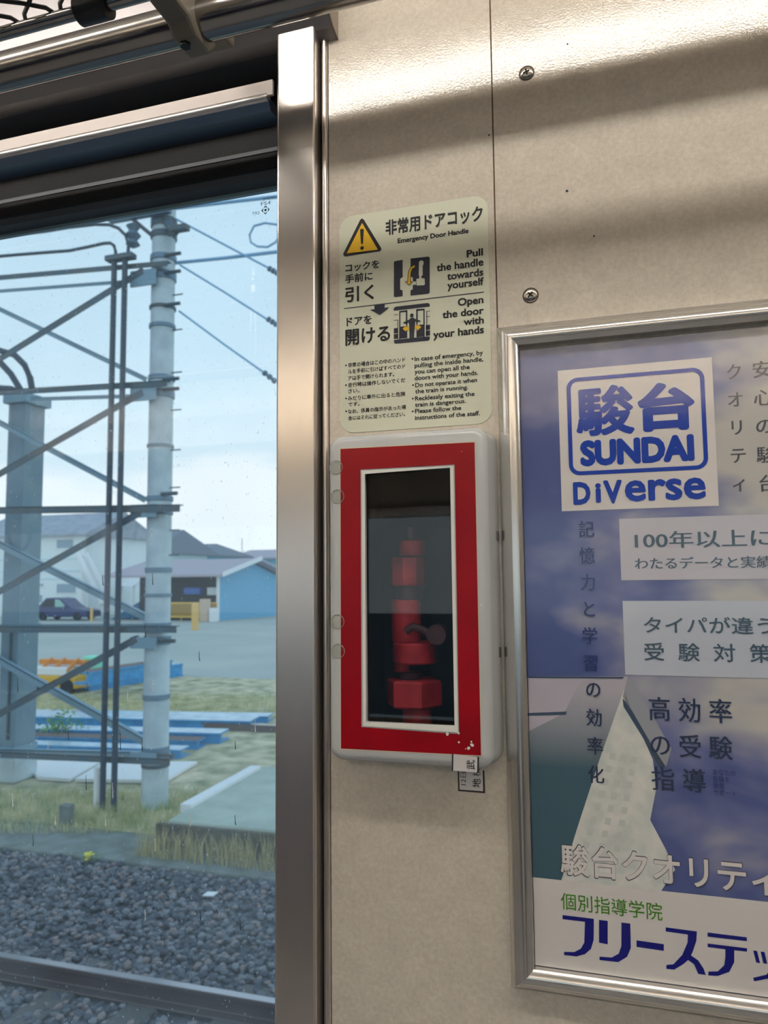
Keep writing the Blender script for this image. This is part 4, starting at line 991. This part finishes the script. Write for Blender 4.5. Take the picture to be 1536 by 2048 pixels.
for pts in ([(-120, 800), (0, 826), (80, 850), (135, 905), (165, 975), (178, 1050)], [(-80, 830), (0, 890), (60, 955), (115, 1045)], [(-90, 1040), (0, 1032), (60, 1036), (95, 1052)]):
    MB().tube([S4(*p) for p in pts], .045, 10).build('cable', MATS['conduit'], cc_)
# overhead wires
def wire(pts, r, lab, y=yP, ins=None):
    e_ = empty('overhead_wire', at(*pts[0], y), lab, 'wire'); MB().tube([at(*p, y) for p in pts], r, 6).build('wire_strand', MATS['wire'], e_)
    if ins:
        a, b = at(*ins[0], y), at(*ins[1], y); d = b - a
        mb = MB()
        for i in range(5): mb.tube([a + d * (i / 5), a + d * ((i + .7) / 5)], .022 if i % 2 else .036, 10)
        mb.build('insulator', MATS['clamp_metal'], e_)
wire([(352, 438), (450, 490), (560, 548), (690, 612)], .014, 'overhead wire running from the crossarm at the pole top', yP, ((538, 537), (556, 547)))
wire([(360, 530), (450, 585), (560, 655), (690, 735)], .014, 'overhead wire running from the second steel band down the pole', yP, ((536, 638), (554, 650)))
wire([(358, 622), (450, 690), (546, 758), (690, 862)], .014, 'overhead wire running from the dark band below the bolts', yP, ((528, 745), (552, 764)))
wire([(340, 527), (450, 516), (560, 503), (690, 488)], .022, 'thick overhead cable running level from the upper lattice bar', yP + .06)
wire([(350, 417), (450, 405), (530, 396), (690, 380)], .022, 'thick overhead cable running from the very top of the pole', yP + .06)
lp = [(560, 450), (530, 446), (508, 452), (499, 470), (502, 485), (515, 493), (535, 494), (552, 484), (560, 470)]
e_ = empty('cable_loop', at(530, 470, yP), 'thin coiled loop of cable hanging in the sky beside the post', 'cable')
MB().tube([at(*p, yP) for p in lp], .014, 6).build('cable', MATS['wire'], e_)

# ================================================================== STACKS IN THE YARD
def ground_beam(p0, p1, w, h, z0, name, lab, grp, top='blue_top', side='blue_paint', ext=0.0):
    a, b = PZ(*p0, z0), PZ(*p1, z0); d = (b - a).normalized(); a = a - d * ext; n_ = Vector((-d.y, d.x, 0)) * w
    e_ = empty(name, (a + b) / 2, lab, 'beam', grp)
    mb = MB(); t = h * .16                                   # I-section: flanges and web
    L = lambda o, wv, hv: mb.extr([a + o, b + o, b + o + wv, a + o + wv], (0, 0, hv))
    L(Vector((0, 0, 0)), n_, t); L(Vector((0, 0, h - t)), n_, t); L(n_ * .06, n_ * .12, h); 
    mb.build('section', MATS[side], e_, smooth=False)
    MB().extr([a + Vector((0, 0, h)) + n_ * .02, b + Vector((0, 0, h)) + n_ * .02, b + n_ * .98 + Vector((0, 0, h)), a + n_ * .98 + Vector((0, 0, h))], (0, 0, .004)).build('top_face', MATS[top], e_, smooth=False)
    return e_
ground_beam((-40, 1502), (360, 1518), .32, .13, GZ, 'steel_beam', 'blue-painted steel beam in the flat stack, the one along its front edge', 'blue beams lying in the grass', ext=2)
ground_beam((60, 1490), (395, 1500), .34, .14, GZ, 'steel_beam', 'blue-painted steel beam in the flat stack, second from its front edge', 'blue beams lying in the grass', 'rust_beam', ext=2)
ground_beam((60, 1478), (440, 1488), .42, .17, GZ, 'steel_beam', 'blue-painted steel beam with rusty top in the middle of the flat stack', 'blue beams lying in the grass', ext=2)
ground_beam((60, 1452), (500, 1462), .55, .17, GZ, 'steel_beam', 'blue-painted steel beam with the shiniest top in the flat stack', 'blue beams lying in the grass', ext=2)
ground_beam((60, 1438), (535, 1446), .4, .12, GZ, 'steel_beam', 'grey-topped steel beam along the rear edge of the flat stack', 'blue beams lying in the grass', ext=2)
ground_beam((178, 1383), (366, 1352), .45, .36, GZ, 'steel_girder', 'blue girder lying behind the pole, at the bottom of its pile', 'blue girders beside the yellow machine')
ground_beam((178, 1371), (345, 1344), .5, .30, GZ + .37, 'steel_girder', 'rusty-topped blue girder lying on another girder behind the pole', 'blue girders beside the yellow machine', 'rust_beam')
ground_beam((60, 1444), (560, 1466), .08, .12, GZ, 'siding_rail', 'thin grey rail running past the flat stack of blue beams', 'siding rails', 'rail_top', 'rust_beam', ext=4)
# white boards
q_ = [PZ(*p, GZ + .06) for p in ((66, 1520), (200, 1523), (140, 1557), (74, 1553), (64, 1540))]
tag(MB().extr(q_, (0, 0, -.05)).build('white_board', MATS['white_board'], bevel=.008), 'white flat board with rounded corner lying in the grass beside the column', 'board')
q_ = [PZ(*p, GZ + .06) for p in ((208, 1523), (395, 1522), (330, 1560), (150, 1557))]
tag(MB().extr(q_, (0, 0, -.05)).build('white_board', MATS['white_board'], bevel=.008), 'long white flat board lying in the grass behind the concrete pole', 'board')
# yellow machine
c_ = PZ(105, 1387)
ym = empty('yellow_machine', c_, 'yellow and orange site machine parked beside the blue girders', 'machine')
yx = lambda px: PY(px, 1380, c_.y).x; yz = lambda py: PY(105, py, c_.y).z
MB().box(yx(58), yx(150), c_.y, c_.y + .9, GZ + .12, yz(1352)).build('body', MATS['machine_yellow'], ym, bevel=.04)
MB().box(yx(62), yx(128), c_.y + .05, c_.y + .85, yz(1352), yz(1335)).build('deck', MATS['trim_white'], ym, bevel=.03)
for a in (70, 96, 124): MB().tube([(yx(a), c_.y + .1, yz(1345)), (yx(a + 22), c_.y + .2, yz(1318))], .04, 8).build('arm', MATS['machine_orange'], ym)
MB().box(yx(58), yx(150), c_.y + .3, c_.y + .5, yz(1332), yz(1322)).build('boom', MATS['machine_orange'], ym, bevel=.02)
MB().box(yx(134), yx(170), c_.y + .5, c_.y + .9, yz(1352), yz(1316)).build('tank', MATS['mint'], ym, bevel=.05)
for a in (72, 134): MB().tube([(yx(a), c_.y - .04, GZ + .18), (yx(a), c_.y + .14, GZ + .18)], .18, 16).build('wheel', MATS['tyre'], ym)

# ================================================================== BUILDINGS
def up(p, px, py):            # height above ground of the pixel row at place p
    return PY(px, py, p.y).z
# blue-grey shed
Kc, Gc = PZ(437, 1241), PZ(556, 1231); Lf = PZ(200, 1241); Lf.y = Kc.y
Gv = Gc - Kc; 
eh = up(Kc, 437, 1152); mid = Kc + Gv * .52; rh = up(mid, 505, 1121)
shed = empty('storage_shed', Kc, 'blue-grey storage shed with open dark front and grey pitched roof', 'building')
Gl = Lf + Gv
mb = MB(); V3 = lambda p, z: Vector((p.x, p.y, z))
mb.add([V3(Kc, GZ), V3(Gc, GZ), V3(Gc, eh), V3(mid, rh - .15), V3(Kc, eh)], [(0, 1, 2, 3, 4)])
mb.add([V3(Lf, GZ), V3(Gl, GZ), V3(Gl, eh), V3(Gc, eh), V3(Gc, GZ)], [(0, 1, 2), (0, 2, 1), (1, 4, 3, 2)])
mb.build('walls', MATS['shed_blue'], shed, smooth=False)
inn = Gv.normalized() * 3.0
MB().add([V3(Lf + inn, GZ), V3(Kc + inn, GZ), V3(Kc + inn, eh), V3(Lf + inn, eh)], [(0, 1, 2, 3)]).build('interior', MATS['dark_open'], shed, smooth=False)
MB().add([V3(Lf, GZ + .02), V3(Kc, GZ + .02), V3(Kc + inn, GZ + .02), V3(Lf + inn, GZ + .02)], [(0, 1, 2, 3)]).build('interior', MATS['dark_open'], shed, smooth=False)
ov = Vector((0, -.9, 0)); ml = mid + (Lf - Kc); ox = Vector((.8, 0, 0))
mb = MB(); mb.extr([V3(Lf, eh - .05) + ov, V3(Kc, eh - .05) + ov + ox, V3(mid, rh) + ox, V3(ml, rh)], (0, 0, .16)); mb.extr([V3(mid, rh) + ox, V3(Gc, eh - .1) + ox + Vector((0, 1, 0)), V3(Gl, eh - .1) + Vector((0, 1, 0)), V3(ml, rh)], (0, 0, .16))
mb.build('roof', MATS['roof_brown'], shed, smooth=False)
MB().extr([V3(Kc, eh - .05) + ov + ox, V3(mid, rh) + ox, V3(mid, rh + .3) + ox, V3(Kc, eh + .25) + ov + ox], (.1, 0, 0)).build('bargeboard', MATS['trim_white'], shed, smooth=False)
MB().tube([V3(Kc, GZ) + Vector((0, -.1, 0)), V3(Kc, eh) + Vector((0, -.1, 0))], .12, 8).build('corner_post', MATS['trim_white'], shed)
wb = PY(428, 1180, Kc.y + .6); MB().box(wb.x - .55, wb.x + .55, Kc.y + .6, Kc.y + .7, up(wb, 428, 1190), up(wb, 428, 1175)).build('notice_board', MATS['wall_white'], shed)
bb = PY(383, 1183, Kc.y + 1.5); MB().box(bb.x - .7, bb.x + .7, Kc.y + 1.5, Kc.y + 2.2, up(bb, 383, 1189), up(bb, 383, 1175)).build('blue_bundle', MATS['bag_blue'], shed, bevel=.12)
# orange fence and boxes before the shed
yFn = Kc.y - 1.0
fn = empty('orange_fence', PY(390, 1238, yFn), 'low orange barred safety fence in front of the shed', 'fence')
fz0 = max(PY(390, 1234, yFn).z, GZ + .1); fz1 = PY(390, 1206, yFn).z; fa_, fb_ = PY(338, 1220, yFn).x, PY(433, 1220, yFn).x
for zz in (fz0, fz1): MB().box(fa_, fb_, yFn - .03, yFn + .03, zz - .05, zz + .05).build('fence_rail', MATS['fence_orange'], fn)
nb = 30
for i in range(nb + 1):
    x = fa_ + (fb_ - fa_) * i / nb; MB().box(x - .022, x + .022, yFn - .02, yFn + .02, GZ if i % 8 == 0 else fz0, fz1).build('fence_bar', MATS['fence_orange'], fn, smooth=False)
bx0 = PY(424, 1230, yFn - .6); 
tag(MB().box(PY(419, 1230, yFn - .6).x, PY(433, 1230, yFn - .6).x, yFn - .7, yFn - .3, GZ, PY(424, 1216, yFn - .6).z).build('white_crate', MATS['trim_white'], bevel=.03), 'white crate standing in front of the orange fence', 'crate')
tag(MB().box(PY(400, 1230, yFn - .6).x, PY(417, 1230, yFn - .6).x, yFn - .7, yFn - .3, GZ, PY(408, 1198, yFn - .6).z).build('pale_cabinet', mat('cab_pink', (214, 186, 160), .6), bevel=.03), 'pale pinkish cabinet standing against the orange fence', 'cabinet')
bo = PZ(390, 1260); bh = PY(390, 1206, bo.y).z
tag(MB().lathe([(.20, 0), (.20, bh - GZ - .08), (.15, bh - GZ - .02), (.05, bh - GZ)], (bo.x, bo.y, GZ), 16).build('bollard', MATS['bollard_yellow']), 'yellow bollard post standing in the paved yard', 'bollard')
def building(name, lab, pxl, pxr, base, eave, y, depth, m, roof=None, windows=(), hip=0.0, rf_m='roof_grey', over=.5):
    a, b = PY(pxl, base, y), PY(pxr, base, y); he = PY((pxl + pxr) / 2, eave, y).z
    e_ = empty(name, ((a.x + b.x) / 2, y, GZ), lab, 'building')
    MB().box(a.x, b.x, y, y + depth, GZ, he).build('walls', MATS[m], e_, smooth=False)
    if roof:
        rz_ = PY((pxl + pxr) / 2, roof, y + depth / 2).z; x0, x1 = a.x - over, b.x + over; ym_ = y + depth / 2; h_ = hip * (b.x - a.x)
        vs = [(x0, y - over, he), (x1, y - over, he), (x1, y + depth + over, he), (x0, y + depth + over, he), (x0 + h_, ym_, rz_), (x1 - h_, ym_, rz_), (x0, y - over, he - .2), (x1, y - over, he - .2), (x1, y + depth + over, he - .2), (x0, y + depth + over, he - .2)]
        MB().add(vs, [(0, 1, 5, 4), (2, 3, 4, 5), (1, 2, 5), (3, 0, 4), (6, 7, 1, 0), (7, 8, 2, 1), (8, 9, 3, 2), (9, 6, 0, 3), (9, 8, 7, 6)]).build('roof', MATS[rf_m], e_, smooth=False)
    for wx0, wy0, wx1, wy1 in windows:
        p_, q2 = PY(wx0, wy0, y - .03), PY(wx1, wy1, y - .03)
        wv = MB().box(p_.x, q2.x, y - .06, y + .02, q2.z, p_.z).build('window', MATS['far_window'], e_, smooth=False)
        MB().box(p_.x - .08, q2.x + .08, y - .09, y + .02, q2.z - .08, q2.z).build('window_sill', MATS['trim_white'], wv, smooth=False)
    return e_
yW = PZ(165, 1233).y
bw = building('white_house', 'two-storey white house with outside staircase behind the steel column', -60, 166, 1238, 1070, yW, 9, 'wall_white', 1032, [(114, 1080, 145, 1096), (70, 1168, 86, 1172), (114, 1168, 150, 1186), (70, 1190, 83, 1205), (20, 1080, 55, 1100)])
for py in (1118, 1142, 1157):
    z = PY(100, py, yW).z; MB().box(PY(-60, py, yW).x, PY(166, py, yW).x, yW - .05, yW + .02, z - .05, z + .05).build('facade_band', MATS['wall_pale'], bw)
A, B = PY(172, 1108, yW - 1), PY(222, 1208, yW - 1)
for off in (0, -1.0): MB().tube([A + Vector((0, off, 0)), B + Vector((0, off, 0))], .22, 8).build('stair_stringer', MATS['trim_white'], bw)
for px_ in (166, 176, 200): 
    t_ = PY(px_, 1090 if px_ < 170 else 1180, yW - 1); MB().tube([(t_.x, t_.y, GZ), t_], .12, 8).build('stair_post', MATS['trim_white'], bw)
building('tiled_house', 'house with broad grey tiled roof behind the white house', 168, 300, 1236, 1104, yW + 16, 11, 'wall_pale', 1064, [(240, 1115, 290, 1135)], 0.08, 'roof_dark', 1.0)
building('hip_house', 'small house with dark hipped roof behind the shed', 330, 410, 1215, 1110, yW + 34, 9, 'teal_wall', 1089, (), .42, 'roof_dark', 1.4)
building('distant_house', 'distant house with grey-brown hipped roof near the hills', 468, 545, 1200, 1116, yW + 55, 9, 'teal_wall', 1100, (), .3, 'roof_brown', 1.4)
# small white canopy beside the tiled house
c_ = PY(258, 1172, yW + 3); cn = empty('canopy', (c_.x, yW + 3, GZ), 'small white pitched canopy on posts beside the stairs', 'canopy')
a, b = PY(240, 1172, yW + 3), PY(272, 1172, yW + 3); zz = a.z; zt_ = PY(250, 1156, yW + 3).z
MB().prism([(yW + 2.5, zz), (yW + 6, zz), (yW + 4.2, zt_)], a.x, b.x).build('roof', MATS['trim_white'], cn, smooth=False)
for x in (a.x + .2, b.x - .2): MB().tube([(x, yW + 3, GZ), (x, yW + 3, zz)], .09, 8).build('post', MATS['trim_white'], cn)
# parked car
yc = PZ(110, 1241).y; cxr_ = PY(173, 1235, yc).x
car = empty('parked_car', (cxr_ - 2.2, yc + .8, GZ), 'dark navy car parked in front of the white house', 'car')
sc_ = PY(120, 1195, yc).z - GZ
prof = [(0, .25), (0, .55), (.06, .70), (.4, .80), (1.30, .90), (1.75, 1.15), (2.3, sc_ * .96), (2.8, sc_), (3.6, sc_ * .98), (4.3, .98), (4.7, .9), (4.8, .5), (4.75, .25)]
MB().extr([(cxr_ - x, yc, GZ + z) for x, z in prof], (0, 1.65, 0)).build('body', MATS['car_paint'], car, bevel=.08, seg=3)
MB().extr([(cxr_ - x, yc - .01, GZ + z) for x, z in ((1.75, .98), (1.9, 1.08), (2.35, sc_ * .90), (2.75, sc_ * .92), (2.75, .98))], (0, 1.67, 0)).build('side_window', MATS['car_glass'], car, smooth=False)
MB().extr([(cxr_ - x, yc - .01, GZ + z) for x, z in ((2.85, .98), (2.85, sc_ * .92), (3.5, sc_ * .90), (4.0, .98))], (0, 1.67, 0)).build('side_window', MATS['dark_open'], car, smooth=False)
for x in (.85, 3.85):
    for y in (yc - .02, yc + 1.47): MB().tube([(cxr_ - x, y, GZ + .3), (cxr_ - x, y + .2, GZ + .3)], .3, 20).build('wheel', MATS['tyre'], car)
MB().box(cxr_ - 1.85, cxr_ - 1.65, yc - .18, yc, GZ + .92, GZ + 1.06).build('wing_mirror', MATS['car_paint'], car, bevel=.03)
tag(MB().lathe([(.10, 0), (.10, .95), (.03, 1.0)], (PZ(183, 1243).x, PZ(183, 1243).y, GZ), 10).build('marker_post', MATS['bollard_yellow']), 'thin yellow marker post beside the parked car', 'post')
# hills
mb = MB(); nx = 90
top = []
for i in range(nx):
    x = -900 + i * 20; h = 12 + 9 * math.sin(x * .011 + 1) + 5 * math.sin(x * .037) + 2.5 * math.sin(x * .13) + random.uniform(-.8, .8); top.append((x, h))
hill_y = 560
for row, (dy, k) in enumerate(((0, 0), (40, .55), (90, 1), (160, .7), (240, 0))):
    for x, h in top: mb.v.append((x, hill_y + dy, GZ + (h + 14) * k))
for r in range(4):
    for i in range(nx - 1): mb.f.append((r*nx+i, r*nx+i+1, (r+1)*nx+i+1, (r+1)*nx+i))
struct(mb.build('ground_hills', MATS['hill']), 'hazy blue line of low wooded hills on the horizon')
p_ = PY(484, 1092, 300); tag(MB().tube([(p_.x, 300, GZ), (p_.x, 300, PY(484, 1076, 300).z)], .16, 6).build('distant_mast', MATS['clamp_metal']), 'thin mast standing up far off before the hills', 'mast')

# ================================================================== INSIDE, BEHIND THE CAMERA
wbk = struct(MB().box(X0, X1, YB - .1, YB, 0, .86).box(X0, X1, YB - .1, YB, 1.82, ZC).build('wall_back', MATS['inside_wall'], smooth=False), 'opposite side wall of the train car')
xs = [X0, -2.75, -2.60, -1.35, -1.20, -.05, .10, 1.30, 1.45, 2.65, 2.80, X1]
for i in range(0, len(xs), 2):
    MB().box(xs[i], xs[i + 1], YB - .1, YB, .86, 1.82).build('panel', MATS['inside_wall'], wbk, smooth=False) if xs[i + 1] - xs[i] < .9 else None
k = 0
edges = [(-3.9, -2.75), (-2.60, -1.35), (-1.20, -.05), (.10, 1.30), (1.45, 2.65), (2.80, 3.9)]
for k, (a, b) in enumerate(edges):
    w_ = empty('window_%d' % (k + 1), ((a + b) / 2, YB, .86), 'wide window in the opposite side wall', None); w_['kind'] = 'structure'
    mb = MB(); framed_slab(mb, a, b, .86, 1.82, a + .04, b - .04, .90, 1.78, YB - .06, YB + .01); mb.build('window_frame', MATS['alu_frame'], w_, smooth=False)
    MB().box(a + .04, b - .04, YB - .03, YB - .025, .90, 1.78).build('window_pane', MATS['far_glass'], w_, smooth=False)
for a, b, lab in ((-3.7, -.75, 'long blue bench seat under the opposite windows, beyond the doors'), (.6, 2.8, 'long blue bench seat under the opposite windows, facing the poster')):
    s_ = empty('bench_seat', ((a + b) / 2, YB + .25, 0), lab, 'seat', 'bench seats')
    MB().box(a, b, YB + .01, YB + .46, .30, .44).build('seat', MATS['seat_blue'], s_, bevel=.03)
    MB().box(a, b, YB + .005, YB + .10, .44, .84).build('backrest', MATS['seat_blue'], s_, bevel=.03)
    MB().box(a + .05, b - .05, YB + .01, YB + .38, 0, .30).build('base', MATS['seat_base'], s_, smooth=False)
# lamps: the ceiling row, plus an added fill row bounced off the ceiling
LY1, LZ1 = -.50, 2.287
ROWS = ((LY1, .017, 'tube_light', 'bare fluorescent tube lamp in the ceiling row above the luggage rack', 'tube lamps above the luggage rack'),
        (YB + .16, .017, 'fill_light', 'added unseen fill lamp behind the valance above the bench seats', 'added fill lamps behind the valance'))
for yy, rr_, mm_, lab, grp in ROWS:
    LZ1 = 2.287 if yy == LY1 else 2.11
    for i in range(5):
        xa = -3.12 + i * 1.26
        e_ = empty('ceiling_or_fill_lamp', (xa + .6, yy, LZ1), lab, 'lamp', grp)
        MB().tube([(xa, yy, LZ1), (xa + 1.2, yy, LZ1)], rr_, 18).build('tube', MATS[mm_], e_)
        MB().box(xa - .01, xa + 1.21, yy - .045, yy + .045, *((LZ1 + rr_ + .006, ZC) if yy == LY1 else (LZ1 - .05, LZ1 - rr_ - .006))).build('fixture', MATS['ceiling_white'], e_, bevel=.004)
        for x in (xa - .012, xa + 1.2): MB().box(x, x + .012, yy - rr_ - .004, yy + rr_ + .004, LZ1 - rr_ - .003, LZ1 + rr_ + .008).build('socket', MATS['ceiling_white'], e_)
tag(MB().prism([(YB, LZ1 - .10), (YB, LZ1 - .085), (YB + .26, LZ1 - .045), (YB + .29, LZ1 + .035), (YB + .30, LZ1 + .035), (YB + .272, LZ1 - .06)], X0 + .02, X1 - .02).build('added_valance', MATS['ceiling_white'], smooth=False), 'long white valance added to hide the fill lamps above the bench seats', 'valance')  # made-up shield keeping the fill tubes out of the reflections
# strap rails and straps
for yy, lab in ((-.78, 'poster side'), (YB + .75, 'bench side')):
    rz = 1.98
    rl_ = empty('strap_rail', (0, yy, rz), 'steel strap rail under the ceiling on the %s' % lab, 'rail')
    MB().tube([(X0 + .05, yy, rz), (X1 - .05, yy, rz)], .014, 14).build('rail_pipe', MATS['pipe_steel'], rl_)
    for x in (-2.6, -.8, 1.0, 2.8): MB().tube([(x, yy, rz), (x, yy, ZC)], .011, 10).build('hanger', MATS['pipe_steel'], rl_)
    for i in range(12):
        x = -3.1 + i * .55
        if yy == -.78 and -.9 < x < 1.2: continue
        s_ = empty('hand_strap', (x, yy, rz), 'white ring hand strap hanging from the strap rail on the %s' % lab, 'strap', 'hand straps on the %s' % lab)
        MB().box(x - .012, x + .012, yy - .016, yy + .016, rz - .22, rz + .016).build('belt', MATS['strap_belt'], s_, bevel=.003)
        MB().tube([(x, yy + .06 * math.cos(2*math.pi*k/24), rz - .275 + .06 * math.sin(2*math.pi*k/24)) for k in range(24)], .008, 8, closed=True).build('ring', MATS['strap_ring'], s_)
